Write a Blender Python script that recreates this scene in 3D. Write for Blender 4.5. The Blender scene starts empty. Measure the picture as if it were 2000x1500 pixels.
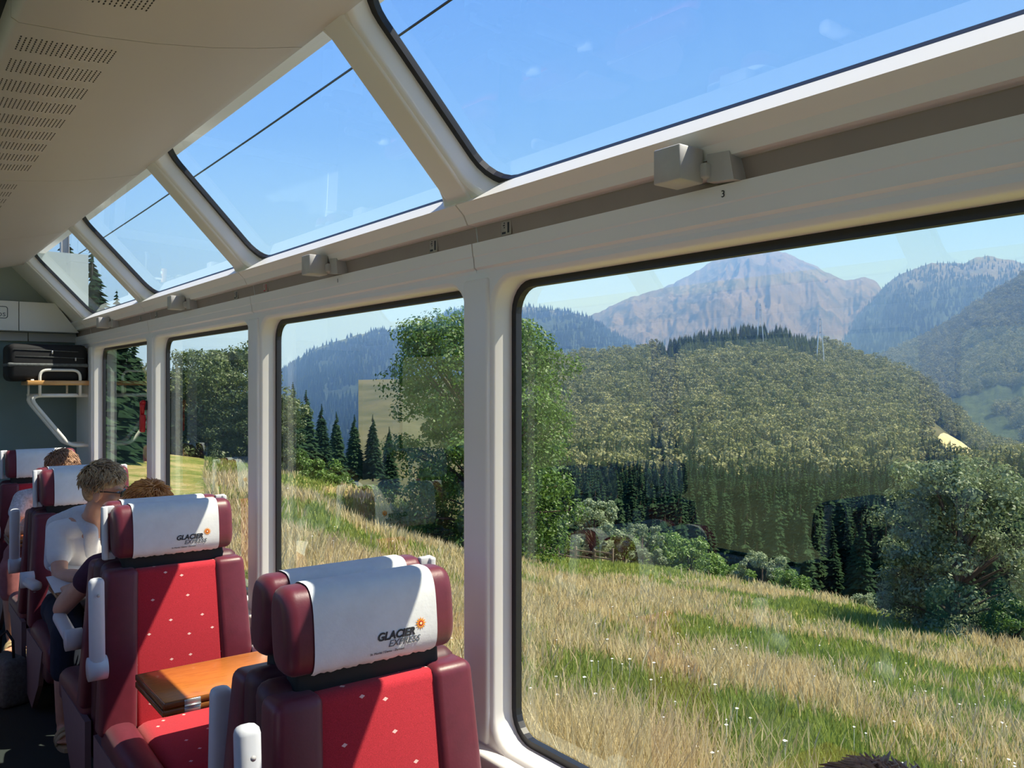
import bpy, bmesh, math, random
import numpy as np
from mathutils import Vector, Matrix
random.seed(7); RNG = np.random.default_rng(7)
SC = bpy.context.scene
COL = SC.collection
PI = math.pi
# ------------------------------------------------------------------ camera
FPX = 1650.0                     # focal length in pixels of the 2000 x 1500 frame
CZ = 1.70                        # eye height above the carriage floor
HROW = 755.0                     # row of the horizon
YAW = math.atan2(1260.0, FPX)    # between the carriage axis (+y) and the view direction, towards +x
FW = (math.sin(YAW), math.cos(YAW)); RT = (math.cos(YAW), -math.sin(YAW))
cam_d = bpy.data.cameras.new('camera'); cam = bpy.data.objects.new('camera', cam_d); COL.objects.link(cam)
cam_d.sensor_width = 36.0; cam_d.lens = 36.0 * FPX / 2000.0; cam_d.shift_y = (HROW - 750.0) / 2000.0
cam_d.clip_start = 0.02; cam_d.clip_end = 30000
cam.location = (0, 0, CZ); cam.rotation_euler = (PI / 2, 0, -YAW)
SC.camera = cam
# ------------------------------------------------------------------ sky, sun, exposure
SUN_EL = math.radians(58); SUN_AZ = (0.84, -0.54)      # horizontal direction towards the sun
w = bpy.data.worlds.new('sky'); SC.world = w; w.use_nodes = True
nt = w.node_tree; nt.nodes.clear()
wo = nt.nodes.new('ShaderNodeOutputWorld'); wb = nt.nodes.new('ShaderNodeBackground'); wb.inputs[1].default_value = 0.78
tc = nt.nodes.new('ShaderNodeTexCoord'); sx = nt.nodes.new('ShaderNodeSeparateXYZ'); rp = nt.nodes.new('ShaderNodeValToRGB')
nt.links.new(tc.outputs['Generated'], sx.inputs[0]); nt.links.new(sx.outputs[2], rp.inputs[0])
nt.links.new(rp.outputs[0], wb.inputs[0]); nt.links.new(wb.outputs[0], wo.inputs[0])
els = rp.color_ramp.elements
els[0].position = 0.0; els[0].color = (0.48, 0.78, 1.60, 1)
els[1].position = 1.0; els[1].color = (0.05, 0.15, 0.50, 1)
for p_, c_ in ((0.09, (0.44, 0.76, 1.30, 1)), (0.17, (0.25, 0.54, 1.08, 1)), (0.28, (0.11, 0.31, 0.82, 1)), (0.45, (0.075, 0.23, 0.68, 1))):
    e = els.new(p_); e.color = c_
sun_d = bpy.data.lights.new('sun', 'SUN'); sun_d.energy = 5.8; sun_d.angle = 0.0095; sun_d.color = (1.0, 0.95, 0.87)
sun = bpy.data.objects.new('sun', sun_d); COL.objects.link(sun)
to_sun = Vector((SUN_AZ[0] * math.cos(SUN_EL), SUN_AZ[1] * math.cos(SUN_EL), math.sin(SUN_EL))).normalized()
sun.rotation_euler = to_sun.to_track_quat('Z', 'Y').to_euler()
sun.location = (30, -20, 60)
SC.view_settings.view_transform = 'Standard'; SC.view_settings.look = 'None'
SC.view_settings.gamma = 1.0; SC.view_settings.use_curve_mapping = False
SC.view_settings.exposure = 0.85
SC.cycles.max_bounces = 9; SC.cycles.diffuse_bounces = 5; SC.cycles.transparent_max_bounces = 24
SC.cycles.use_denoising = True; SC.cycles.use_adaptive_sampling = True; SC.cycles.adaptive_threshold = 0.015
# ------------------------------------------------------------------ helpers
def ray(px, row):
    u = (px - 1000.0) / FPX; v = (HROW - row) / FPX
    return FW[0] + u * RT[0], FW[1] + u * RT[1], v
def at(px, row, t):
    a, b, c = ray(px, row); return (a * t, b * t, CZ + c * t)
def tag(o, label=None, cat=None, group=None, kind=None):
    if label: o['label'] = label
    if cat: o['category'] = cat
    if group: o['group'] = group
    if kind: o['kind'] = kind
    return o
def empty(name, loc=(0, 0, 0), rz=0.0, **k):
    o = bpy.data.objects.new(name, None); COL.objects.link(o); o.location = loc; o.rotation_euler = (0, 0, rz)
    o.empty_display_size = 0.1
    return tag(o, **k)
def mesh_np(name, V, loops, starts, mat_idx=None, smooth=False):
    me = bpy.data.meshes.new(name)
    V = np.asarray(V, dtype=np.float32); loops = np.asarray(loops, dtype=np.int32); starts = np.asarray(starts, dtype=np.int32)
    me.vertices.add(len(V)); me.vertices.foreach_set('co', V.ravel())
    me.loops.add(len(loops)); me.loops.foreach_set('vertex_index', loops)
    me.polygons.add(len(starts)); me.polygons.foreach_set('loop_start', starts)
    if smooth: me.polygons.foreach_set('use_smooth', np.ones(len(starts), dtype=bool))
    if mat_idx is not None: me.polygons.foreach_set('material_index', np.asarray(mat_idx, dtype=np.int32))
    me.update(calc_edges=True); me.validate()
    return me
def link(name, me, mats, parent=None):
    o = bpy.data.objects.new(name, me); COL.objects.link(o)
    for m in (mats if isinstance(mats, (list, tuple)) else [mats]):
        if m is not None: me.materials.append(m)
    if parent is not None: o.parent = parent
    return o
def rot_to(d):
    return Vector(d).normalized().to_track_quat('Z', 'Y').to_matrix()
class MB:
    """collects shapes into one mesh"""
    def __init__(s): s.v = []; s.f = []; s.sm = []
    def add(s, V, F, smooth=False):
        b = len(s.v); s.v.extend([tuple(p) for p in V]); s.f.extend([tuple(i + b for i in f) for f in F]); s.sm.extend([smooth] * len(F)); return s
    def box(s, x0, x1, y0, y1, z0, z1):
        V = [(x, y, z) for x in (x0, x1) for y in (y0, y1) for z in (z0, z1)]
        return s.add(V, [(0, 1, 3, 2), (4, 6, 7, 5), (0, 4, 5, 1), (2, 3, 7, 6), (0, 2, 6, 4), (1, 5, 7, 3)])
    def rbox(s, c, size, r=0.01, seg=3, M=None, smooth=True):
        bm = bmesh.new(); bmesh.ops.create_cube(bm, size=1.0)
        for v in bm.verts: v.co = Vector((v.co.x * size[0], v.co.y * size[1], v.co.z * size[2]))
        r = min(r, 0.49 * min(size))
        bmesh.ops.bevel(bm, geom=list(bm.edges), offset=r, segments=seg, profile=0.5, affect='EDGES')
        bm.verts.index_update()
        V = [v.co.copy() for v in bm.verts]; F = [[v.index for v in f.verts] for f in bm.faces]; bm.free()
        if M is not None: V = [M @ p for p in V]
        c = Vector(c)
        return s.add([p + c for p in V], F, smooth)
    def bar(s, p0, p1, wx, wy, r=0.0):
        p0 = Vector(p0); p1 = Vector(p1); d = p1 - p0; M = rot_to(d)
        if r > 0: return s.rbox((p0 + p1) / 2, (wx, wy, d.length), r, 2, M)
        V = [(p0 + p1) / 2 + M @ Vector((x * wx / 2, y * wy / 2, z * d.length / 2)) for x in (-1, 1) for y in (-1, 1) for z in (-1, 1)]
        return s.add(V, [(0, 1, 3, 2), (4, 6, 7, 5), (0, 4, 5, 1), (2, 3, 7, 6), (0, 2, 6, 4), (1, 5, 7, 3)])
    def tube(s, pts, r, n=8, closed=False, smooth=True):
        pts = [Vector(p) for p in pts]; m = len(pts); rs = r if isinstance(r, (list, tuple)) else [r] * m
        V = []; F = []; up = None
        for i, p in enumerate(pts):
            if closed: d = pts[(i + 1) % m] - pts[i - 1]
            else: d = pts[min(i + 1, m - 1)] - pts[max(i - 1, 0)]
            d.normalize()
            if up is None: up = Vector((0, 0, 1)) if abs(d.z) < 0.9 else Vector((1, 0, 0))
            a = d.cross(up).normalized(); b = a.cross(d).normalized(); up = b
            for k in range(n):
                t = 2 * PI * k / n; V.append(p + (a * math.cos(t) + b * math.sin(t)) * rs[i])
        for i in range(m if closed else m - 1):
            j = (i + 1) % m
            for k in range(n): F.append((i * n + k, i * n + (k + 1) % n, j * n + (k + 1) % n, j * n + k))
        if not closed: F.append(tuple(range(n - 1, -1, -1))); F.append(tuple((m - 1) * n + k for k in range(n)))
        return s.add(V, F, smooth)
    def ell(s, c, rad, M=None, nu=14, nv=9):
        c = Vector(c); V = [Vector((0, 0, 1))]; F = []
        for j in range(1, nv):
            t = PI * j / nv
            for i in range(nu): a = 2 * PI * i / nu; V.append(Vector((math.sin(t) * math.cos(a), math.sin(t) * math.sin(a), math.cos(t))))
        V.append(Vector((0, 0, -1))); L = len(V) - 1
        for i in range(nu): F.append((0, 1 + i, 1 + (i + 1) % nu)); F.append((L, L - nu + (i + 1) % nu, L - nu + i))
        for j in range(nv - 2):
            for i in range(nu):
                a = 1 + j * nu + i; b = 1 + j * nu + (i + 1) % nu; F.append((a, a + nu, b + nu, b))
        out = []
        for p in V:
            q = Vector((p.x * rad[0], p.y * rad[1], p.z * rad[2]))
            if M is not None: q = M @ q
            out.append(q + c)
        return s.add(out, F, True)
    def cap(s, p0, p1, r0, r1, n=12):
        """tapered rod with round ends"""
        p0 = Vector(p0); p1 = Vector(p1); d = p1 - p0
        if d.length < 1e-5: d = Vector((0, 0, 1e-4))
        d = d.normalized(); P = []; R = []
        for k in range(4): a = PI / 2 * (1 - k / 4); P.append(p0 - d * r0 * math.sin(a) * 0.98); R.append(max(1e-4, r0 * math.cos(a)))
        P.append(p0); R.append(r0); P.append(p1); R.append(r1)
        for k in range(1, 5): a = PI / 2 * k / 4; P.append(p1 + d * r1 * math.sin(a) * 0.98); R.append(max(1e-4, r1 * math.cos(a)))
        return s.tube(P, R, n)
    def prism(s, poly, mapf, d0, d1, smooth=False):
        """polygon [(u,v)] extruded between depths d0 and d1; mapf(u,v,d) -> point"""
        n = len(poly); V = [mapf(u, v, d0) for u, v in poly] + [mapf(u, v, d1) for u, v in poly]
        F = [tuple(range(n)), tuple(range(2 * n - 1, n - 1, -1))] + [(i, i + n, (i + 1) % n + n, (i + 1) % n) for i in range(n)]
        return s.add(V, F, smooth)
    def warp(s, fn): s.v = [tuple(fn(*p)) for p in s.v]; return s
    def build(s, name, mat, parent=None, fix=True):
        me = bpy.data.meshes.new(name); me.from_pydata(s.v, [], s.f)
        me.polygons.foreach_set('use_smooth', np.array(s.sm, dtype=bool))
        if fix:
            bm = bmesh.new(); bm.from_mesh(me); bmesh.ops.recalc_face_normals(bm, faces=bm.faces); bm.to_mesh(me); bm.free()
        me.update()
        return link(name, me, mat, parent)
def copy_tree(o, parent=None):
    c = o.copy(); COL.objects.link(c); c.parent = parent
    for ch in o.children: copy_tree(ch, c)
    return c
def rrect(u0, u1, v0, v1, r, seg=6):
    out = []
    for cx, cy, a0 in ((u1 - r, v1 - r, 0), (u0 + r, v1 - r, 90), (u0 + r, v0 + r, 180), (u1 - r, v0 + r, 270)):
        for k in range(seg + 1):
            a = math.radians(a0 + 90 * k / seg); out.append((cx + r * math.cos(a), cy + r * math.sin(a)))
    return out
# ------------------------------------------------------------------ materials
MATS = {}
def nodes_of(name):
    m = bpy.data.materials.new(name); m.use_nodes = True; t = m.node_tree
    b = t.nodes['Principled BSDF']; MATS[name] = m
    return m, t, b
def N(t, kind, **k):
    n = t.nodes.new(kind)
    for a, v in k.items(): setattr(n, a, v)
    return n
def ramp(t, fac, stops):
    r = N(t, 'ShaderNodeValToRGB'); t.links.new(fac, r.inputs[0]); e = r.color_ramp.elements
    e[0].position, e[0].color = stops[0][0], (*stops[0][1], 1); e[1].position, e[1].color = stops[-1][0], (*stops[-1][1], 1)
    for p, c in stops[1:-1]: x = e.new(p); x.color = (*c, 1)
    return r.outputs[0]
def noise(t, scale, detail=4, rough=0.6, coord='Object', stretch=None, dist=0.0):
    c = N(t, 'ShaderNodeTexCoord'); n = N(t, 'ShaderNodeTexNoise'); n.inputs['Scale'].default_value = scale
    n.inputs['Detail'].default_value = detail; n.inputs['Roughness'].default_value = rough; n.inputs['Distortion'].default_value = dist
    if stretch:
        mp = N(t, 'ShaderNodeMapping'); mp.inputs['Scale'].default_value = stretch
        t.links.new(c.outputs[coord], mp.inputs[0]); t.links.new(mp.outputs[0], n.inputs['Vector'])
    else: t.links.new(c.outputs[coord], n.inputs['Vector'])
    return n.outputs['Fac']
def bump(t, b, h, strength=0.2, dist=0.01):
    n = N(t, 'ShaderNodeBump'); n.inputs['Strength'].default_value = strength; n.inputs['Distance'].default_value = dist
    t.links.new(h, n.inputs['Height']); t.links.new(n.outputs[0], b.inputs['Normal'])
def plain(name, col, rough=0.5, var=0.06, scale=30.0, metal=0.0, coat=0.0, bmp=0.0, sheen=0.0):
    m, t, b = nodes_of(name)
    lo = tuple(max(0, c * (1 - var)) for c in col); hi = tuple(min(1, c * (1 + var)) for c in col)
    f = noise(t, scale); t.links.new(ramp(t, f, [(0.3, lo), (0.7, hi)]), b.inputs['Base Color'])
    b.inputs['Roughness'].default_value = rough; b.inputs['Metallic'].default_value = metal
    b.inputs['Coat Weight'].default_value = coat; b.inputs['Sheen Weight'].default_value = sheen
    if bmp: bump(t, b, noise(t, scale * 6), bmp, 0.002)
    return m
white = plain('white panel plastic', (0.86, 0.84, 0.82), 0.42, 0.02, 1.2)
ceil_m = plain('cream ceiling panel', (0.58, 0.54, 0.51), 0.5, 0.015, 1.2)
brown = plain('taupe channel strip', (0.34, 0.26, 0.225), 0.5, 0.04, 8)
greyp = plain('grey plastic', (0.50, 0.48, 0.47), 0.4, 0.04, 30)
lightgrey = plain('light grey plastic', (0.62, 0.63, 0.66), 0.38, 0.03, 30)
rubber = plain('black rubber', (0.012, 0.012, 0.016), 0.45, 0.1, 40)
dark = plain('dark void', (0.012, 0.011, 0.011), 0.7, 0.1, 40)
leather = plain('burgundy leather', (0.125, 0.013, 0.028), 0.42, 0.12, 25, bmp=0.12, sheen=0.1)
shell_m = plain('dark maroon shell', (0.075, 0.018, 0.026), 0.5, 0.1, 25)
cover_m = plain('white headrest cloth', (0.74, 0.77, 0.80), 0.85, 0.05, 18, bmp=0.25)
steel = plain('cream painted tube', (0.78, 0.75, 0.68), 0.35, 0.03, 20)
alu = plain('brushed aluminium', (0.62, 0.62, 0.63), 0.35, 0.05, 60, metal=0.8)
carpet = plain('dark green carpet', (0.022, 0.032, 0.032), 0.95, 0.35, 300, bmp=0.5)
teal = plain('grey green bulkhead laminate', (0.17, 0.24, 0.235), 0.4, 0.06, 3)
tealw = plain('pale bulkhead laminate', (0.42, 0.48, 0.46), 0.45, 0.04, 3)
ink = plain('black print', (0.02, 0.022, 0.03), 0.6, 0.1, 40)
inkgrey = plain('grey print', (0.12, 0.14, 0.16), 0.6, 0.1, 40)
redp = plain('red plastic', (0.50, 0.015, 0.02), 0.35, 0.08, 30)
orange_m = plain('orange print', (0.85, 0.32, 0.03), 0.6, 0.1, 60)
yellow_m = plain('pale yellow print', (0.95, 0.78, 0.40), 0.6, 0.1, 60)
blackcloth = plain('black luggage cloth', (0.007, 0.007, 0.009), 0.75, 0.2, 60, bmp=0.3)
greycloth = plain('grey luggage trim', (0.12, 0.13, 0.13), 0.7, 0.3, 60, bmp=0.3)
paper = plain('white paper', (0.85, 0.85, 0.82), 0.7, 0.02, 20)
ceramic = plain('white ceramic', (0.85, 0.85, 0.84), 0.2, 0.01, 20)
def fabric():
    m, t, b = nodes_of('red dotted seat fabric')
    f = noise(t, 500, 2); base = ramp(t, f, [(0.3, (0.34, 0.006, 0.016)), (0.7, (0.56, 0.018, 0.04))])
    c = N(t, 'ShaderNodeTexCoord'); mp = N(t, 'ShaderNodeMapping'); mp.inputs['Scale'].default_value = (8.6, 8.6, 12.5)
    t.links.new(c.outputs['Object'], mp.inputs[0])
    sp = N(t, 'ShaderNodeSeparateXYZ'); t.links.new(mp.outputs[0], sp.inputs[0])
    ad = N(t, 'ShaderNodeMath', operation='ADD'); t.links.new(sp.outputs[1], ad.inputs[0]); t.links.new(sp.outputs[2], ad.inputs[1])
    cb = N(t, 'ShaderNodeCombineXYZ'); t.links.new(sp.outputs[0], cb.inputs[0]); t.links.new(ad.outputs[0], cb.inputs[1])
    vo = N(t, 'ShaderNodeTexVoronoi', voronoi_dimensions='2D', distance='MANHATTAN'); vo.inputs['Scale'].default_value = 1.0; vo.inputs['Randomness'].default_value = 0.75
    t.links.new(cb.outputs[0], vo.inputs['Vector'])
    lt = N(t, 'ShaderNodeMath', operation='LESS_THAN'); t.links.new(vo.outputs['Distance'], lt.inputs[0]); lt.inputs[1].default_value = 0.065
    mx = N(t, 'ShaderNodeMix', data_type='RGBA'); t.links.new(lt.outputs[0], mx.inputs[0]); t.links.new(base, mx.inputs[6]); mx.inputs[7].default_value = (0.85, 0.55, 0.52, 1)
    t.links.new(mx.outputs[2], b.inputs['Base Color']); b.inputs['Roughness'].default_value = 0.9; b.inputs['Sheen Weight'].default_value = 0.15
    bump(t, b, noise(t, 700, 2), 0.35, 0.002)
    return m
redfab = fabric()
def wood(name, c0, c1, coat, scale=(2, 14, 14)):
    m, t, b = nodes_of(name)
    f = noise(t, 6.0, 6, 0.65, stretch=scale, dist=1.2)
    t.links.new(ramp(t, f, [(0.25, c0), (0.55, c1), (0.75, tuple(0.8 * x for x in c1))]), b.inputs['Base Color'])
    b.inputs['Roughness'].default_value = 0.3; b.inputs['Coat Weight'].default_value = coat; b.inputs['Coat Roughness'].default_value = 0.12
    return m
cherry = wood('orange cherry veneer', (0.38, 0.105, 0.018), (0.62, 0.20, 0.035), 0.6)
cherry_edge = wood('dark cherry edging', (0.16, 0.055, 0.015), (0.28, 0.10, 0.025), 0.4)
beech = wood('beech shelf board', (0.50, 0.25, 0.08), (0.66, 0.36, 0.13), 0.3)
def glass(name, tint, refl):
    m = bpy.data.materials.new(name); m.use_nodes = True; t = m.node_tree; t.nodes.clear(); MATS[name] = m
    o = N(t, 'ShaderNodeOutputMaterial'); tr = N(t, 'ShaderNodeBsdfTransparent'); tr.inputs[0].default_value = (*tint, 1)
    gl = N(t, 'ShaderNodeBsdfGlossy'); gl.inputs['Roughness'].default_value = 0.0; gl.inputs[0].default_value = (0.92, 1.0, 0.97, 1)
    lw = N(t, 'ShaderNodeLayerWeight'); lw.inputs[0].default_value = 0.5     # Schlick reflectance, the same from both sides
    pw = N(t, 'ShaderNodeMath', operation='POWER'); t.links.new(lw.outputs['Facing'], pw.inputs[0]); pw.inputs[1].default_value = 5.0
    mu = N(t, 'ShaderNodeMath', operation='MULTIPLY_ADD'); mu.use_clamp = True; t.links.new(pw.outputs[0], mu.inputs[0]); mu.inputs[1].default_value = 0.90; mu.inputs[2].default_value = refl
    mx = N(t, 'ShaderNodeMixShader'); t.links.new(mu.outputs[0], mx.inputs[0]); t.links.new(tr.outputs[0], mx.inputs[1]); t.links.new(gl.outputs[0], mx.inputs[2])
    t.links.new(mx.outputs[0], o.inputs[0])
    return m
pane_m = glass('clear side glass', (0.90, 0.94, 0.93), 0.085)
roofpane_m = glass('tinted roof glass', (0.80, 0.87, 0.93), 0.07)
# ================================================================== the carriage shell
PITCH = 1.74
PIL = [1.97 + PITCH * k for k in range(-3, 4)]        # pillar centres
XC = 0.15                                              # centre line of the carriage
Y0, Y1 = PIL[0] - 0.4, 7.75                            # carriage ends
def side(mir):
    """x -> mirrored x for the left side"""
    return (lambda x: 2 * XC - x) if mir else (lambda x: x)
def frame_bay(mb, mp, u0, u1, v0, v1, h, R, depth, seg=6):
    """plate with a rounded opening h=(u0,u1,v0,v1) and its reveal"""
    e = 0.014
    lo = rrect(h[0] - e, h[1] + e, h[2] - e, h[3] + e, R + e, seg); l1 = rrect(*h, R, seg)
    oc = [(u1, v1), (u0, v1), (u0, v0), (u1, v0)]
    outer = [oc[i // (seg + 1)] for i in range(len(lo))]; n = len(lo)
    V = [mp(u, v, 0) for u, v in outer] + [mp(u, v, 0) for u, v in lo]
    F = []
    for i in range(n):
        j = (i + 1) % n
        F.append((i, j, n + j, n + i) if outer[i] != outer[j] else (i, n + j, n + i))
    mb.add(V, F)
    V = [mp(u, v, 0) for u, v in lo] + [mp(u, v, 0.35 * e) for u, v in rrect(h[0] - 0.3 * e, h[1] + 0.3 * e, h[2] - 0.3 * e, h[3] + 0.3 * e, R, seg)] + [mp(u, v, e) for u, v in l1] + [mp(u, v, depth) for u, v in l1]
    F = [(a * n + i, a * n + (i + 1) % n, (a + 1) * n + (i + 1) % n, (a + 1) * n + i) for a in range(3) for i in range(n)]
    mb.add(V, F, True)
def gasket(mb, mp, h, R, d0, d1, wdt, seg=6):
    a = rrect(h[0] - 0.004, h[1] + 0.004, h[2] - 0.004, h[3] + 0.004, R, seg); b = rrect(h[0] + wdt, h[1] - wdt, h[2] + wdt, h[3] - wdt, R - wdt * 0.5, seg); n = len(a)
    V = [mp(u, v, d0) for u, v in a] + [mp(u, v, d0) for u, v in b] + [mp(u, v, d1) for u, v in b] + [mp(u, v, d1) for u, v in a]
    F = [(q * n + i, q * n + (i + 1) % n, ((q + 1) % 4) * n + (i + 1) % n, ((q + 1) % 4) * n + i) for q in range(4) for i in range(n)]
    mb.add(V, F)
RV = Vector((-0.690, 0.724)); RV.normalize()           # up the roof slope (x, z)
RN = Vector((-RV.y, RV.x)) * 1.0                        # inward normal of the roof plane (x, z): towards -x, -z
if RN.x > 0 or RN.y > 0: RN = Vector((-abs(RV.y), -abs(RV.x)))
RO = (1.322, 2.222)
CANT = [(1.385, 2.000), (1.378, 2.030), (1.370, 2.036), (1.367, 2.066), (1.3645, 2.069), (1.361, 2.104), (1.382, 2.108), (1.376, 2.152), (1.346, 2.155), (1.334, 2.180), (1.3315, 2.182), (1.306, 2.206), (1.386, 2.266), (1.44, 2.268), (1.44, 2.0)]
win_n = [0]
def build_side(mir):
    sx_ = side(mir); nm = 'left' if mir else 'right'
    wall = empty('wall_' + nm, (0, 0, 0), kind='structure')
    low = lambda u, v, d: (sx_(1.38 + d), u, v)
    def roof(u, v, d): return (sx_(RO[0] + RV.x * v - RN.x * d), u, RO[1] + RV.y * v - RN.y * d)
    # lower wall, ledge and heater duct
    m = MB(); m.box(*sorted((sx_(1.40), sx_(1.47))), Y0, Y1, 0.0, 0.66); m.build('lower_panel', white, wall)
    for a, b in zip(PIL[:-1], PIL[1:]):
        m = MB(); m.rbox((sx_(1.385), (a + b) / 2, 0.665), (0.10, b - a - 0.006, 0.055), 0.012, 2); m.build('sill_board', white, wall)
    m = MB(); m.rbox((sx_(1.36), (Y0 + Y1) / 2, 0.14), (0.09, Y1 - Y0, 0.22), 0.02, 2); m.build('heater_duct', greyp, wall)
    m = MB(); m.box(*sorted((sx_(1.38), sx_(1.47))), PIL[-1], Y1, 0.66, 2.0); m.box(*sorted((sx_(1.38), sx_(1.47))), Y0, PIL[0], 0.66, 2.0); m.build('end_panel', white, wall)
    for a, b in zip(PIL[:-1], PIL[1:]):
        h = (a + 0.070, b - 0.070, 0.705, 1.995)
        m = MB(); frame_bay(m, low, a, b, 0.66, 2.03, h, 0.085, 0.085); o = m.build('window_surround', white, wall)
        win_n[0] += 1
        wn = empty('window_%d' % win_n[0], (0, 0, 0), kind='structure')
        m = MB(); gasket(m, low, h, 0.08, 0.070, 0.090, 0.020); m.build('gasket', rubber, wn)
        m = MB(); m.prism(rrect(h[0] + 0.005, h[1] - 0.005, h[2] + 0.005, h[3] - 0.005, 0.08), low, 0.083, 0.083 + 0.0001); P = m.v[:len(m.v) // 2]
        g = MB(); g.add(P, [tuple(range(len(P)))]); g.build('pane', pane_m, wn)
        # roof window
        h = (a + 0.066, b - 0.066, -0.030, 0.60)
        m = MB(); frame_bay(m, roof, a, b, -0.055, 0.66, h, 0.11, 0.075); m.build('roof_window_surround', white, wall)
        win_n[0] += 1
        wn = empty('window_%d' % win_n[0], (0, 0, 0), kind='structure')
        m = MB(); gasket(m, roof, h, 0.105, 0.060, 0.078, 0.020); m.build('gasket', rubber, wn)
        P = [roof(u, v, 0.070) for u, v in rrect(h[0] + 0.005, h[1] - 0.005, h[2] + 0.005, h[3] - 0.005, 0.09)]
        g = MB(); g.add(P, [tuple(range(len(P)))]); g.build('pane', roofpane_m, wn)
        # cantrail panel with the taupe channel
        m = MB(); pr = CANT; n = len(pr); y0, y1 = a + 0.003, b - 0.003
        white_idx = [i for i in range(n) if i not in (6,)]
        V = [(sx_(x), y0, z) for x, z in pr] + [(sx_(x), y1, z) for x, z in pr]
        m.add(V, [(i, (i + 1) % n, (i + 1) % n + n, i + n) for i in white_idx] + [tuple(range(n)), tuple(range(2 * n - 1, n - 1, -1))]); m.build('cantrail_panel', white, wall)
        m = MB(); m.add([V[6], V[7], V[7 + n], V[6 + n]], [(0, 1, 2, 3)]); m.build('channel_strip', brown, wall, fix=False)
    m = MB(); n = len(CANT); y0, y1 = PIL[-1] + 0.003, Y1
    V = [(sx_(x), y0, z) for x, z in CANT] + [(sx_(x), y1, z) for x, z in CANT]
    m.add(V, [(i, (i + 1) % n, (i + 1) % n + n, i + n) for i in range(n) if i != 6] + [tuple(range(n)), tuple(range(2 * n - 1, n - 1, -1))]); m.build('cantrail_panel', white, wall)
    m = MB(); m.add([V[6], V[7], V[7 + n], V[6 + n]], [(0, 1, 2, 3)]); m.build('channel_strip', brown, wall, fix=False)
    m = MB(); m.box(*sorted((sx_(1.38), sx_(1.44))), Y0, PIL[0], 2.0, 2.25); m.build('end_panel', white, wall)
    # solid roof slope at both ends
    for a, b in ((PIL[-1], Y1), (Y0, PIL[0])):
        m = MB(); m.prism([(a, 0), (b, 0), (b, 0.66), (a, 0.66)], roof, 0.0, 0.06); m.build('roof_end_panel', white, wall)
    # pillar covers and roof ribs
    for y in PIL:
        m = MB(); m.rbox((sx_(1.385), y, 1.352), (0.030, 0.118, 1.306), 0.010, 3); m.build('pillar', white, wall)
        m = MB()
        M = Matrix(((RV.x * (-1 if mir else 1), 0, RN.x * (-1 if mir else 1)), (0, 1, 0), (RV.y, 0, RN.y)))
        c = roof(y, 0.33, 0.004); m.rbox(c, (0.68, 0.108, 0.022), 0.009, 3, M); m.build('roof_rib', white, wall)
    return wall
wall_r = build_side(False); wall_l = build_side(True)
fl = MB(); fl.box(-1.17, 1.47, Y0, Y1, -0.06, 0.0); fl_o = fl.build('floor', carpet); tag(fl_o, kind='structure')
# ceiling: lowered duct in bays, both sides of a dark centre channel
ceiling = empty('ceiling', (0, 0, 0), kind='structure')
CP = [(0.945, 2.640), (0.940, 2.622), (0.915, 2.616), (0.82, 2.590), (0.70, 2.562), (0.56, 2.538), (0.42, 2.522), (0.27, 2.514), (0.255, 2.522), (0.255, 2.60)]
seams = [-3.65] + [2.17 + PITCH * k for k in range(-3, 3)] + [7.32]
for mir in (False, True):
    sx_ = side(mir)
    for a, b in zip(seams[:-1], seams[1:]):
        m = MB(); n = len(CP); V = [(sx_(x), a + 0.002, z) for x, z in CP] + [(sx_(x), b - 0.002, z) for x, z in CP]
        m.add(V, [(i, i + 1, i + 1 + n, i + n) for i in range(n - 1)], True)
        m.add([V[0], V[n - 1], V[2 * n - 1], V[n]], [(0, 1, 2, 3)]); m.add([V[i] for i in range(n)], [tuple(range(n))]); m.add([V[n + i] for i in range(n)], [tuple(range(n))])
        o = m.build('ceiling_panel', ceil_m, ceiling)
        if not mir and b > 1.2 and a < 5.6:
            s = MB()
            for q in range(9):
                yc = a + 0.13 + 0.17 * q
                if yc > b - 0.12: break
                for i in range(20):
                    x = 0.285 + i * 0.0108
                    for j in range(7):
                        y = yc - 0.045 + j * 0.015 + (i % 2) * 0.006
                        z = float(np.interp(x, [0.27, 0.42, 0.56], [2.514, 2.522, 2.538])) - 0.0004
                        s.add([(x - 0.0016, y - 0.005, z), (x + 0.0016, y - 0.005, z), (x + 0.0016, y + 0.005, z), (x - 0.0016, y + 0.005, z)], [(0, 1, 2, 3)])
            so = s.build('vent_slots', dark, o, fix=False); so['kind'] = 'stuff'
m = MB(); m.box(0.02, 0.28, Y0, 7.32, 2.585, 2.62); m.build('centre_channel', dark, ceiling)
m = MB(); m.box(-0.85, 1.15, Y0, Y1, 2.78, 2.83); m.build('roof_skin', white, ceiling)
m = MB()
for mir in (False, True):
    sx_ = side(mir); m.box(*sorted((sx_(0.80), sx_(0.93))), Y0, Y1, 2.66, 2.80)
m.build('roof_edge_rail', white, ceiling)
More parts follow.
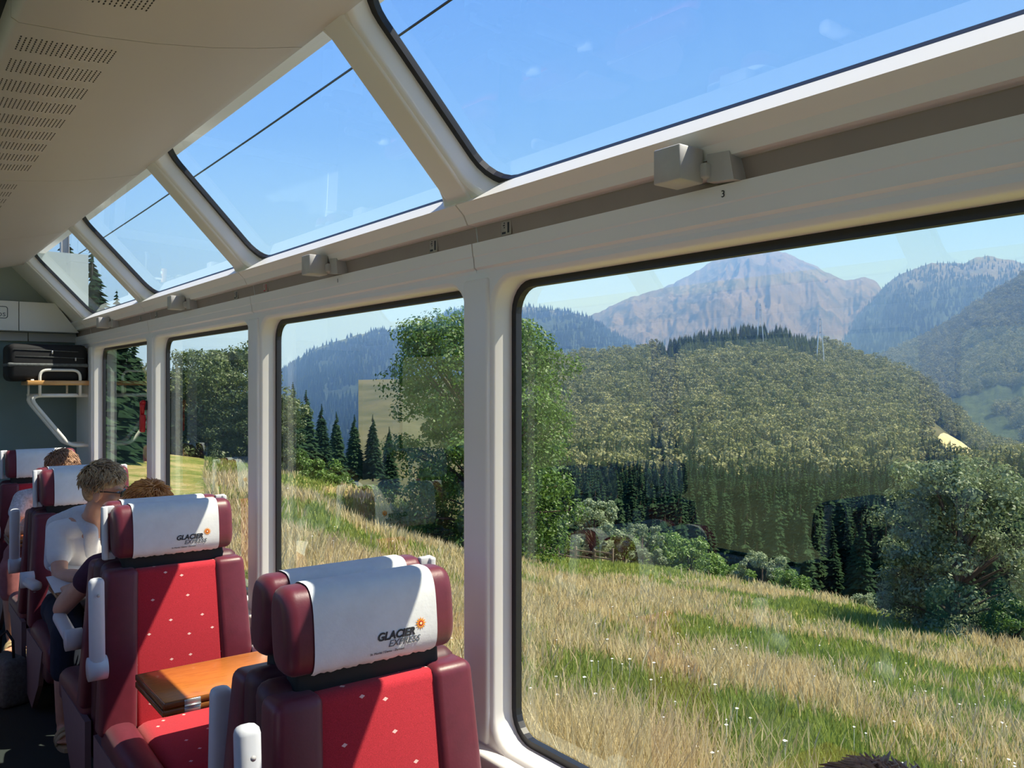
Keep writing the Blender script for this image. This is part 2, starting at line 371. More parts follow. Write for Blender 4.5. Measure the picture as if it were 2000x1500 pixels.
# end bulkhead behind the luggage rack
wend = empty('wall_end', (0, 0, 0), kind='structure')
m = MB(); m.box(-1.17, 1.47, 7.75, 7.81, 0.0, 2.06); m.build('bulkhead_panel', teal, wend)
m = MB(); m.box(-1.17, 1.47, 7.751, 7.81, 2.06, 2.80); m.build('upper_bulkhead', tealw, wend)
def header(x0, x1a, x1b, name):
    h = MB(); h.prism([(x0, 2.135), (x1a, 2.135), (x1b, 2.362), (x0, 2.362)], lambda u, v, d: (u, 7.55 + d, v), 0.0, 0.19); return h.build(name, white, wend)
header(0.943, 1.362, 1.19, 'header_panel'); header(-0.6, 0.937, 0.937, 'header_panel')
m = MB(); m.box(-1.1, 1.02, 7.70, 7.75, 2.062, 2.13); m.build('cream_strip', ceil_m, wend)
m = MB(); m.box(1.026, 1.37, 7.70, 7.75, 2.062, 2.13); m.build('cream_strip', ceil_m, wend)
dr = empty('door_1', (0, 0, 0), kind='structure')
m = MB()
for x0, x1, z0, z1 in ((-0.36, -0.28, 0.0, 2.02), (0.58, 0.66, 0.0, 2.02), (-0.28, 0.58, 1.94, 2.02), (-0.28, 0.58, 0.0, 0.10)): m.box(x0, x1, 7.715, 7.75, z0, z1)
m.build('door_frame', white, dr)
m = MB(); m.box(-0.28, 0.58, 7.735, 7.749, 0.10, 1.94); m.build('door_leaf', tealw, dr)
m = MB(); m.tube([(0.50, 7.71, 0.85), (0.50, 7.71, 1.25)], 0.012, 10); m.build('door_handle', alu, dr)
wb_ = empty('wall_back', (0, 0, 0), kind='structure')
m = MB(); m.box(-1.17, 1.47, Y0 - 0.06, Y0, 0.0, 2.83); m.build('bulkhead_panel', teal, wb_)
# --- lettering
def text_mesh(body, size, shear=0.0, bold=0.0, ext=0.0004, align='LEFT', spacing=1.0):
    c = bpy.data.curves.new('lettering', 'FONT'); c.body = body; c.size = size; c.shear = shear; c.offset = bold; c.extrude = ext; c.align_x = align; c.space_character = spacing
    c.resolution_u = 3
    o = bpy.data.objects.new('lettering', c); COL.objects.link(o)
    dg = bpy.context.evaluated_depsgraph_get(); me = bpy.data.meshes.new_from_object(o.evaluated_get(dg))
    bpy.data.objects.remove(o); bpy.data.curves.remove(c)
    V = [tuple(v.co) for v in me.vertices]; F = [tuple(p.vertices) for p in me.polygons]; bpy.data.meshes.remove(me)
    return V, F
# rounded notice frame with the end of a word, on the header panel
m = MB(); a = rrect(0.47, 0.866, 2.225, 2.320, 0.02); b = rrect(0.476, 0.860, 2.231, 2.314, 0.015); n = len(a)
m.add([(u, 7.5485, v) for u, v in a] + [(u, 7.5485, v) for u, v in b], [(i, (i + 1) % n, n + (i + 1) % n, n + i) for i in range(n)])
V, F = text_mesh('os', 0.062, align='RIGHT'); m.add([(0.852 + x, 7.5488 - z, 2.242 + y) for x, y, z in V], F)
m.build('sign_print', inkgrey, wend, fix=False)
# seat numbers on the cantrail
for k, ch in ((0, '3'), (1, '1')):
    V, F = text_mesh(ch, 0.020); m = MB(); m.add([(1.3610 - z, 1.092 + PITCH * k - x, 2.079 + y) for x, y, z in V], F); m.build('seat_number', ink, wall_r, fix=False)
# --- reading lamps on the channel
def reading_lamp(y, label):
    o = empty('reading_lamp', (1.30, y, 2.14), label=label, cat='lamp', group='reading lamps on the channel')
    m = MB(); m.rbox((0.000, 0.02, 0.002), (0.072, 0.070, 0.070), 0.0025, 1); m.build('housing', greyp, o)
    m = MB(); m.prism([(-0.020, -0.030), (0.046, -0.036), (0.034, 0.022), (-0.020, 0.026)], lambda u, v, d: (0.040 + d, -0.040 - u, v), 0.0, 0.040); m.rbox((0.050, 0.0, -0.008), (0.050, 0.06, 0.03), 0.004, 1); m.build('bracket', greyp, o)
    m = MB(); m.tube([(0.003, 0.015, -0.0305), (0.003, 0.015, -0.0325)], 0.017, 16); m.build('lens', lightgrey, o)
for k, lb in ((0, 'grey box reading lamp nearest the camera, above the black seat number'), (1, 'grey box reading lamp over the second side window from the camera'), (2, 'grey box reading lamp over the third side window, above the large leafy tree'), (3, 'small grey box reading lamp farthest away, next to the end bulkhead')):
    reading_lamp(1.13 + PITCH * k, lb)
plate_m = plain('grey taupe label', (0.40, 0.35, 0.31), 0.4, 0.08, 60)
def plate(y, label, red=False):
    o = empty('notice_plate', (1.379, y, 2.130), label=label, cat='sign', group='small notices in the channel')
    m = MB(); m.rbox((-0.001, 0, 0), (0.004, 0.046, 0.040), 0.0015, 1); m.build('plate', plate_m, o)
    m = MB()
    for i in range(3): m.box(-0.0036, -0.0030, 0.004, 0.008 + 0.004 * (i % 2), 0.002 + 0.006 * i - 0.002, 0.005 + 0.006 * i - 0.002)
    m.box(-0.0036, -0.0030, -0.016, -0.008, -0.014, 0.014); m.box(-0.0036, -0.0030, 0.0, 0.016, -0.016, -0.010)
    m.build('pictogram', redp if red else ink, o)
for k, (a, b) in enumerate((('small grey notice with black pictogram, right of the seam over the near pillar', 'small grey notice with black pictogram, left of the seam over the near pillar'), ('tiny notice with a red mark in the channel', 'tiny dark notice left of the red-marked one in the channel'), ('tiny notice in the channel right of the farthest window pillar seam', 'tiny notice in the channel left of the farthest window pillar seam'))):
    plate(PIL[3 + k] - 0.14, a, k == 1); plate(PIL[3 + k] + 0.23, b)
# --- emergency hammer
hm = empty('emergency_hammer', (1.352, 5.505, 1.42), label='red emergency hammer hanging on the white window pillar', cat='hammer')
m = MB(); m.rbox((-0.006, 0, 0.055), (0.030, 0.042, 0.11), 0.008, 2, Matrix.Rotation(0.10, 3, 'X')); m.build('handle', redp, hm)
m = MB(); m.tube([(-0.008, 0.0, 0.10), (-0.008, -0.01, 0.15), (-0.006, -0.012, 0.18)], [0.012, 0.016, 0.020], 10); m.tube([(-0.008, -0.035, 0.185), (-0.008, 0.018, 0.182)], [0.013, 0.010], 10); m.build('head', redp, hm)
m = MB(); m.rbox((0.009, -0.012, 0.165), (0.014, 0.03, 0.06), 0.004, 2); m.build('holder', ink, hm)
# ================================================================== seats
# local frame: the sitter looks towards -y, aisle side at -x, origin on the floor below the backrest front
REC = 0.10
def lean(x, y, z): return (x, y + REC * (z - 0.75) if z > 0.42 else y + REC * (0.42 - 0.75), z)
HC = (0.042, 1.150); HA, HB = 0.056, 0.098            # headrest centre (y,z) and half sizes
def sup(t, a, b, n=3.2):
    c, s = math.cos(t), math.sin(t)
    return (a * math.copysign(abs(c) ** (2 / n), c), b * math.copysign(abs(s) ** (2 / n), s))
def head_roll(x0, x1, grow, endr, n=28, flat=0.0):
    m = MB(); xs = []; K = 5
    for i in range(K): a = PI / 2 * i / K; xs.append((x0 + endr * (1 - math.sin(a)), endr * (1 - math.cos(a)) * 0 + endr * (1 - math.cos(PI / 2 - a))))
    V = []; rings = []
    prof = [(x0 + endr * (1 - math.cos(PI / 2 * i / K)), endr * (1 - math.sin(PI / 2 * i / K))) for i in range(K + 1)]
    prof += [(x1 - (p - x0), q) for p, q in reversed(prof)]
    for x, q in prof:
        V += [(x, HC[0] + yy, HC[1] + zz) for yy, zz in (sup(2 * PI * k / n, HA + grow - q, HB + grow - q) for k in range(n))]
    F = [(i * n + k, i * n + (k + 1) % n, (i + 1) * n + (k + 1) % n, (i + 1) * n + k) for i in range(len(prof) - 1) for k in range(n)]
    F += [tuple(range(n)), tuple((len(prof) - 1) * n + k for k in range(n))]
    m.add(V, F, True); return m
def head_y(z, grow):                                   # front of the headrest (towards -y) at height z
    q = min(1, abs((z - HC[1]) / (HB + grow)) ** 3.2); return HC[0] - (HA + grow) * (1 - q) ** (1 / 3.2)
LOGO = []
V, F = text_mesh('GLACIER', 0.0255, 0.25, 0.0009); LOGO.append(('lettering', ink, [(0.052 + x, 1.106 + y, z) for x, y, z in V], F))
V, F = text_mesh('EXPRESS', 0.0225, 0.30, 0.0); LOGO.append(('lettering', inkgrey, [(0.082 + x, 1.0875 + y, z) for x, y, z in V], F))
V, F = text_mesh('St. Moritz / Davos - Zermatt', 0.0078, 0.05); LOGO.append(('lettering', inkgrey, [(0.036 + x, 1.0745 + y, z) for x, y, z in V], F))
def star(r0, r1, n, cx, cz):
    V = [(cx, cz, 0)] + [(cx + (r1 if i % 2 else r0) * math.cos(PI * i / n), cz + (r1 if i % 2 else r0) * math.sin(PI * i / n), 0) for i in range(2 * n)]
    return V, [(0, 1 + i, 1 + (i + 1) % (2 * n)) for i in range(2 * n)]
SUNS = [(orange_m, *star(0.0155, 0.0085, 12, 0.171, 1.129)), (redp, *star(0.0075, 0.0050, 10, 0.171, 1.129)), (yellow_m, *star(0.0035, 0.003, 8, 0.171, 1.129))]
mauve = plain('mauve grey side panel', (0.23, 0.15, 0.155), 0.5, 0.06, 25)
def make_seat(ai=-1):
    """ai: local side of the aisle"""
    s = empty('train_seat')
    # back shell
    m = MB(); m.rbox((0, 0.085, 0.63), (0.51, 0.09, 0.81), 0.035, 3); m.warp(lean); m.build('back_shell', shell_m, s)
    def flare(x, y, z):
        k = 1 + 0.10 * max(0, (0.80 - z)) / 0.4 if z < 0.80 else 1 - 0.05 * (z - 0.8) / 0.25
        return lean(x * k, y, z)
    for sg in (-1, 1):
        m = MB(); m.rbox((sg * 0.208, 0.026, 0.722), (0.122, 0.096, 0.59), 0.024, 4); m.warp(flare); m.build('back_bolster', leather, s)
    m = MB(); m.rbox((0, 0.030, 0.720), (0.33, 0.085, 0.580), 0.02, 3)
    m.warp(lambda x, y, z: lean(x, y + 0.012 * (1 - (x / 0.17) ** 2) if y < 0.03 else y, z)); m.build('back_cushion', redfab, s)
    # headrest with cloth
    h = head_roll(-0.222, 0.222, 0.0, 0.03).warp(lean).build('headrest', leather, s)
    n = 28; m = MB(); V = []; xs = [-0.160 + 0.32 * i / 40 for i in range(41)]
    ks = [k for k in range(n + 1)]
    a0, a1 = math.radians(-62), math.radians(250)       # cloth runs over the top from rear hem to front hem
    ts = [a0 + (a1 - a0) * i / 30 for i in range(31)]
    for x in xs:
        for t in ts:
            yy, zz = sup(t, HA + 0.0035, HB + 0.0035); V.append((x, HC[0] + yy, HC[1] + zz + ((0.0012 * math.sin(x * 130) + 0.0014 * math.sin(x * 311 + 1)) * (1 if (t > 4.1 or t < -0.9) else 0))))
    K = len(ts); F = [(i * K + j, i * K + j + 1, (i + 1) * K + j + 1, (i + 1) * K + j) for i in range(len(xs) - 1) for j in range(K - 1)]
    m.add(V, F, True).warp(lean); cv = m.build('headrest_cloth', cover_m, s, fix=False)
    for nm_, mt, V, F in LOGO:
        q = MB(); q.add([lean(x - 0.058, head_y(y, 0.0035) - 0.0012 - z, y) for x, y, z in V], F); q.build(nm_, mt, cv, fix=False)
    for i, (mt, V, F) in enumerate(SUNS):
        q = MB(); q.add([lean(x - 0.058, head_y(y, 0.0035) - 0.0012 - 0.0004 * i, y) for x, y, z in V], F); q.build('sun_emblem', mt, cv, fix=False)
    m = MB(); m.rbox((0, 0.060, 1.040), (0.38, 0.06, 0.09), 0.012, 2); m.warp(lean); m.build('headrest_mount', dark, s)
    # grab handle on the aisle side
    m = MB(); m.bar(lean(-0.240, 0.075, 1.045), lean(-0.240, 0.075, 1.245), 0.020, 0.034, 0.006)
    for z in (1.06, 1.232): m.bar(lean(-0.240, 0.075, z), lean(-0.205, 0.075, z), 0.018, 0.028, 0.004)
    m.build('grab_handle', lightgrey, s)
    # seat cushion
    m = MB(); m.rbox((0, -0.255, 0.400), (0.335, 0.54, 0.125), 0.045, 4)
    m.warp(lambda x, y, z: (x, y, z - 0.10 * max(0, (y + 0.1)) + (0.0 if y > -0.40 else -0.25 * (-0.40 - y)))); m.build('seat_cushion', redfab, s)
    for sg in (-1, 1):
        m = MB(); m.rbox((sg * 0.222, -0.255, 0.400), (0.116, 0.555, 0.150), 0.045, 4); m.warp(lambda x, y, z: (x, y, z + (0.0 if y > -0.40 else -0.25 * (-0.40 - y)))); m.build('seat_bolster', leather, s)
    m = MB(); m.rbox((0, -0.21, 0.295), (0.545, 0.50, 0.11), 0.03, 3); m.build('seat_pan', shell_m, s)
    for sg in (-1, 1):
        m = MB(); m.prism([(-0.42, 0.40), (0.09, 0.40), (0.09, 0.06), (-0.10, 0.03), (-0.30, 0.20)], lambda u, v, d: (sg * (0.262 + d), u, v), 0.0, 0.022); m.build('side_panel', shell_m if sg != ai else mauve, s)
    m = MB(); m.rbox((0, -0.12, 0.13), (0.36, 0.30, 0.26), 0.02, 2); m.build('pedestal', dark, s)
    # armrests: aisle one folded up, window one down
    m = MB(); m.rbox((ai * 0.300, -0.050, 0.845), (0.052, 0.046, 0.335), 0.018, 3, Matrix.Rotation(-0.06, 3, 'X')); ar = m.build('armrest', lightgrey, s)
    q = MB(); q.tube([(ai * 0.329, -0.050, 0.690), (ai * 0.268, -0.050, 0.690)], 0.042, 20); q.build('pivot', lightgrey, ar)
    q = MB(); q.tube([(ai * 0.300, -0.0755, 0.955), (ai * 0.300, -0.0775, 0.955)], 0.006, 10); q.build('screw_cap', greyp, ar)
    m = MB(); m.rbox((-ai * 0.300, -0.17, 0.640), (0.050, 0.34, 0.040), 0.016, 3); ar = m.build('armrest', lightgrey, s)
    q = MB(); q.rbox((-ai * 0.300, -0.20, 0.664), (0.044, 0.24, 0.018), 0.008, 2); q.build('armrest_pad', leather, ar)
    return s
seat0 = {-1: make_seat(-1), 1: make_seat(1)}
used = set()
def put_seat(x, y, face, label, group='red first class seats'):
    ai = face if group.startswith('red') else -face
    ai = -1 if (face < 0) == group.startswith('red') else 1
    o = seat0[ai] if ai not in used else copy_tree(seat0[ai]); used.add(ai)
    o.location = (x, y, 0); o.rotation_euler = (0, 0, 0 if face < 0 else PI)
    return tag(o, label, 'seat', group)
SX = 0.895
ROW = [1.62 + PITCH * k for k in range(-1, 4)]         # backrests of the seats looking at the camera
BACK = 0.335
near = put_seat(0.950, 1.735, -1, 'red dotted train seat nearest the camera, its white headrest cloth showing the full logo')
sm = put_seat(0.962, 1.735 + 0.325, 1, 'train seat back to back behind the nearest one, sunlit wrinkled cloth over its headrest')
put_seat(0.955, ROW[2], -1, 'red dotted train seat beyond the orange folding table, crossed by a diagonal shadow')
sa = put_seat(0.955, ROW[2] + BACK, 1, 'train seat in which the orange-haired person sits')
sb = put_seat(0.965, ROW[3], -1, 'maroon train seat behind the woman in the white shirt')
put_seat(0.962, ROW[3] + BACK, 1, 'train seat back to back behind the white-shirted woman, facing the bulkhead')
put_seat(1.0, ROW[4], -1, 'farthest train seat, in front of the luggage rack, behind the woman in lace')
put_seat(SX, ROW[0] + BACK, 1, 'train seat under the brown hair at the lower right edge')
for k in (0, 1, 2, 3):                                  # the double seats across the aisle, seen mirrored in the panes
    for x in (-0.78, -0.235):
        for f, yy in ((-1, ROW[k]), (1, ROW[k] + BACK)):
            o = put_seat(x, yy, f, 'red seat in the paired rows across the aisle, mirrored in the panes', 'seats across the aisle')
for ch in list(near.children):                          # the nearest seat carries no grab handle
    if ch.name.startswith('grab_handle'): bpy.data.objects.remove(ch)
    elif ch.name.startswith('armrest') and ch.data.vertices[0].co.x < 0: ch.location = (-0.035, 0, 0)
for st_, ai in ((sa, 1), (sb, -1)):                      # these two aisle armrests are folded down
    for ch in st_.children:
        if ch.name.startswith('armrest') and ch.data.vertices[0].co.x * ai > 0:
            p = Vector((ai * 0.3, -0.05, 0.69)); R = Matrix.Rotation(PI / 2 - 0.05, 3, 'X'); ch.rotation_euler = R.to_euler(); ch.location = p - R @ p
for ch in sm.children:
    if ch.name.startswith('armrest') and ch.data.vertices[0].co.x > 0: ch.location = (-0.035, 0.0, -0.055)
# ------------------------------------------------------------------ folding tables
def make_table():
    t = empty('folding_table')
    X0, X1 = 0.735, 1.335; w = 0.33
    for i, z in enumerate((0.705, 0.681)):
        m = MB(); m.rbox(((X0 + X1) / 2, 0, z), (X1 - X0, w, 0.020), 0.003, 2); b = m.build('table_leaf', cherry, t)
        m = MB()
        m.rbox((X0 - 0.002, 0, z), (0.008, w + 0.006, 0.0195), 0.002, 1); m.rbox(((X0 + X1) / 2, -w / 2 - 0.001, z), (X1 - X0, 0.006, 0.0195), 0.002, 1); m.rbox(((X0 + X1) / 2, w / 2 + 0.001, z), (X1 - X0, 0.006, 0.0195), 0.002, 1)
        m.build('edging', cherry_edge, b)
    m = MB()
    for z in (0.705, 0.681): m.rbox((X0 + 0.085, -w / 2 - 0.0045, z), (0.050, 0.004, 0.017), 0.001, 1)
    m.tube([(X0 + 0.060, -w / 2 - 0.006, 0.693), (X0 + 0.110, -w / 2 - 0.006, 0.693)], 0.004, 8); m.build('hinge', alu, t)
    m = MB(); m.rbox((1.33, 0, 0.655), (0.05, 0.26, 0.05), 0.008, 2); m.bar((1.31, 0, 0.64), (1.36, 0, 0.34), 0.05, 0.05, 0.008); m.build('wall_bracket', greyp, t)
    return t
tab0 = make_table()
tl = ('orange cherry wood table with folded leaf and hinge in front of the shadowed seat', 'table under the white leaflet between the orange-haired person and the woman in white', 'small table edge at far left beside the woman in lace', 'table in front of the brown-haired person at lower right')
for i, k in enumerate((1, 2, 3, 0)):
    o = tab0 if i == 0 else copy_tree(tab0)
    o.location = (0, 2.91 + PITCH * (k - 1), 0); tag(o, tl[i], 'table', 'folding tables by the window')
# leaflets, cup
lf = empty('leaflet', (0.80, 4.60, 0.7175), 0.08, label='large white leaflet lying open on the table in the sun', cat='leaflet')
m = MB(); V = []; nx, ny = 12, 8
for i in range(nx + 1):
    for j in range(ny + 1):
        x = -0.075 + 0.42 * i / nx; y = -0.15 + 0.30 * j / ny
        V.append((x, y, 0.0045 + 0.004 * math.cos(i * 1.05) + (0.0 if x > -0.05 else -0.5 * (-0.05 - x))))
m.add(V, [(i * (ny + 1) + j, (i + 1) * (ny + 1) + j, (i + 1) * (ny + 1) + j + 1, i * (ny + 1) + j + 1) for i in range(nx) for j in range(ny)], True); m.build('sheet', paper, lf)
lf.rotation_euler = (0.30, 0, 0.08); lf.location = (0.80, 4.58, 0.765)
m = MB(); m.box(-0.115, 0.05, -0.145, 0.02, 0.012, 0.016); m.build('back_page', lightgrey, lf)
cp = empty('coffee_cup', (0.775, 6.53, 0.7155), label='small white cup on the far left table', cat='cup')
m = MB(); prof = [(0.0, 0.0), (0.022, 0.0), (0.026, 0.01), (0.034, 0.055), (0.031, 0.055), (0.022, 0.012), (0.0, 0.008)]; n = 16
V = [(r * math.cos(2 * PI * k / n), r * math.sin(2 * PI * k / n), z) for r, z in prof for k in range(n)]
m.add(V, [(i * n + k, i * n + (k + 1) % n, (i + 1) * n + (k + 1) % n, (i + 1) * n + k) for i in range(len(prof) - 1) for k in range(n)], True); m.build('bowl', ceramic, cp)
m = MB(); m.tube([(0.030, 0, 0.045), (0.048, 0, 0.042), (0.050, 0, 0.025), (0.028, 0, 0.014)], 0.004, 6); m.build('handle', ceramic, cp)
# ------------------------------------------------------------------ luggage rack
rk = empty('luggage_rack', (0, 0, 0), label='cream tubular luggage rack with beech shelf against the bulkhead', cat='rack')
def corner(p0, p1, p2, r, n=6):
    p0, p1, p2 = Vector(p0), Vector(p1), Vector(p2); a = p1 + (p0 - p1).normalized() * r; b = p1 + (p2 - p1).normalized() * r
    return [(a * (1 - t) + p1 * t) * (1 - t) + (p1 * (1 - t) + b * t) * t for t in (i / n for i in range(n + 1))]
for y in (7.24, 7.46):
    P = [Vector((1.395, y, 1.632))] + corner((1.395, y, 1.632), (0.955, y, 1.632), (1.24, y, 1.255), 0.10) + corner((0.955, y, 1.60), (1.245, y, 1.245), (1.395, y, 1.245), 0.05) + [Vector((1.395, y, 1.245))]
    m = MB(); m.tube(P, 0.015, 10); m.build('bracket_tube', steel, rk)
m = MB(); m.rbox((1.165, 7.36, 1.728), (0.43, 0.32, 0.036), 0.006, 2); m.build('shelf_board', beech, rk)
P = [Vector((1.035, 7.215, 1.63))] + corner((1.035, 7.215, 1.63), (1.035, 7.215, 1.825), (1.31, 7.215, 1.825), 0.055) + corner((1.035, 7.215, 1.825), (1.31, 7.215, 1.825), (1.31, 7.215, 1.63), 0.055) + [Vector((1.31, 7.215, 1.63))]
m = MB(); m.tube(P, 0.011, 10); m.build('guard_rail', steel, rk)
for x in (0.985, 1.25):
    m = MB(); m.tube([(x, 7.40, 1.632), (x, 7.40, 1.72)], 0.008, 8); m.build('stay', steel, rk)
m = MB(); m.rbox((0.985, 7.215, 1.747), (0.022, 0.02, 0.016), 0.003, 2); m.build('end_cap', ceramic, rk)
m = MB(); m.tube([(1.39, 7.60, 1.632), (1.0, 7.60, 1.632)], 0.012, 8); m.build('wall_tube', steel, rk)
bg = empty('suitcase', (1.10, 7.40, 1.739), label='black suitcase with grey band lying on the beech rack shelf', cat='suitcase')
m = MB(); m.rbox((0, 0, 0.142), (0.54, 0.34, 0.284), 0.045, 3); m.build('body', blackcloth, bg)
m = MB(); m.rbox((0, -0.002, 0.125), (0.546, 0.344, 0.030), 0.012, 2); m.build('band', greycloth, bg)
for z, x0, x1 in ((0.235, -0.24, 0.20), (0.185, -0.22, 0.24)):
    m = MB(); m.tube([(x0, -0.172, z + 0.003), ((x0 + x1) / 2, -0.1735, z), (x1, -0.172, z - 0.006)], 0.0026, 6); zz = m.build('zip', greycloth, bg)
    m = MB(); m.rbox((x1 - 0.18 if z > 0.2 else x1 - 0.06, -0.178, z - 0.014), (0.010, 0.004, 0.026), 0.0015, 1); m.build('zip_pull', alu, zz)
hb = empty('handbag', (0.60, 5.28, 0.0), 0.3, label='dark grey handbag standing on the floor beside the bare legs', cat='bag')
m = MB(); m.rbox((0, 0, 0.125), (0.14, 0.26, 0.25), 0.03, 3); m.warp(lambda x, y, z: (x * (1.15 - 1.6 * max(0, z - 0.06)), y * (1.05 - 0.5 * z), z)); m.build('body', greycloth, hb)
m = MB(); m.tube([(0, -0.08, 0.24), (0, -0.07, 0.34), (0, 0, 0.38), (0, 0.07, 0.34), (0, 0.08, 0.24)], 0.007, 6); m.build('handle', blackcloth, hb)
# ================================================================== people
skin_m = plain('sun tanned skin', (0.62, 0.33, 0.22), 0.5, 0.08, 20)
try:
    _b = skin_m.node_tree.nodes['Principled BSDF']; _b.inputs['Subsurface Weight'].default_value = 0.0
except Exception: pass
shirt_w = plain('white cotton', (0.78, 0.77, 0.76), 0.85, 0.03, 30, bmp=0.2)
shawl_m = plain('pale grey knit', (0.62, 0.62, 0.64), 0.9, 0.06, 60, bmp=0.4)
lace_m = plain('white lace', (0.66, 0.60, 0.62), 0.85, 0.30, 70, bmp=0.6)
navy = plain('navy cotton', (0.012, 0.018, 0.035), 0.85, 0.15, 30, bmp=0.2)
rosec = plain('dusty rose cotton', (0.36, 0.13, 0.13), 0.85, 0.1, 30, bmp=0.2)
purple = plain('dark purple jersey', (0.055, 0.012, 0.035), 0.85, 0.15, 30, bmp=0.2)
greenc = plain('sea green shirt', (0.02, 0.42, 0.30), 0.85, 0.1, 30)
sandal = plain('tan leather sandal', (0.46, 0.36, 0.20), 0.55, 0.1, 30)
lip_m = plain('lip colour', (0.42, 0.12, 0.10), 0.4, 0.05, 30)
eye_m = plain('eye white', (0.7, 0.7, 0.68), 0.25, 0.02, 30)
def hair_mat(name, c0, c1):
    m, t, b = nodes_of(name)
    f = noise(t, 34, 5, 0.7, stretch=(1, 1, 0.35)); t.links.new(ramp(t, f, [(0.3, c0), (0.7, c1)]), b.inputs['Base Color'])
    b.inputs['Roughness'].default_value = 0.5; return m
hair_blond = hair_mat('brown blond hair', (0.14, 0.075, 0.035), (0.72, 0.52, 0.30))
hair_or = hair_mat('orange red hair', (0.36, 0.10, 0.02), (0.85, 0.40, 0.11))
hair_br = hair_mat('chestnut hair', (0.16, 0.07, 0.04), (0.60, 0.36, 0.22))
hair_dk = hair_mat('brown hair', (0.05, 0.02, 0.012), (0.26, 0.12, 0.07))
def solidify(mb, name, mat, parent, voxel=0.008, smooth=4):
    me = bpy.data.meshes.new('tmp'); me.from_pydata(mb.v, [], mb.f)
    o = bpy.data.objects.new('tmp', me); COL.objects.link(o)
    r = o.modifiers.new('r', 'REMESH'); r.mode = 'VOXEL'; r.voxel_size = voxel
    s = o.modifiers.new('s', 'SMOOTH'); s.factor = 0.5; s.iterations = smooth
    dg = bpy.context.evaluated_depsgraph_get(); out = bpy.data.meshes.new_from_object(o.evaluated_get(dg))
    bpy.data.objects.remove(o); bpy.data.meshes.remove(me)
    out.polygons.foreach_set('use_smooth', np.ones(len(out.polygons), dtype=bool)); out.name = name
    return link(name, out, mat, parent)
def lerp(a, b, t): return Vector(a) * (1 - t) + Vector(b) * t
def hand(mb, wrist, d, pn, sgn=1, curl=0.5, L=0.175):
    """palm + five fingers; d: direction of the hand, pn: direction the palm looks to"""
    wrist = Vector(wrist); d = Vector(d).normalized(); pn = (Vector(pn) - d * Vector(pn).dot(d)).normalized(); sd = d.cross(pn).normalized() * sgn
    pl = L * 0.52
    for k in (-1, -0.33, 0.33, 1): mb.cap(wrist + sd * 0.014 * k, wrist + d * pl + sd * 0.028 * k, 0.015, 0.0115, 8)
    for k, ln in ((-1, 0.062), (-0.33, 0.078), (0.33, 0.084), (1, 0.074)):
        p = wrist + d * pl + sd * 0.028 * k; a = 0.0; dd = d
        for q in (0.45, 0.32, 0.23):
            a += curl * 0.6; dd = (d * math.cos(a) + pn * math.sin(a)); e = p + dd * ln * q * (L / 0.175); mb.cap(p, e, 0.0088, 0.0078, 8); p = e
    p = wrist + d * pl * 0.25 + sd * 0.022; e = p + (d * 0.55 + sd * 0.75 + pn * 0.25).normalized() * 0.045; mb.cap(p, e, 0.0125, 0.0100, 8)
    f = e + (d * 0.9 + sd * 0.25 + pn * 0.25 * curl).normalized() * 0.035; mb.cap(e, f, 0.0098, 0.0082, 8)
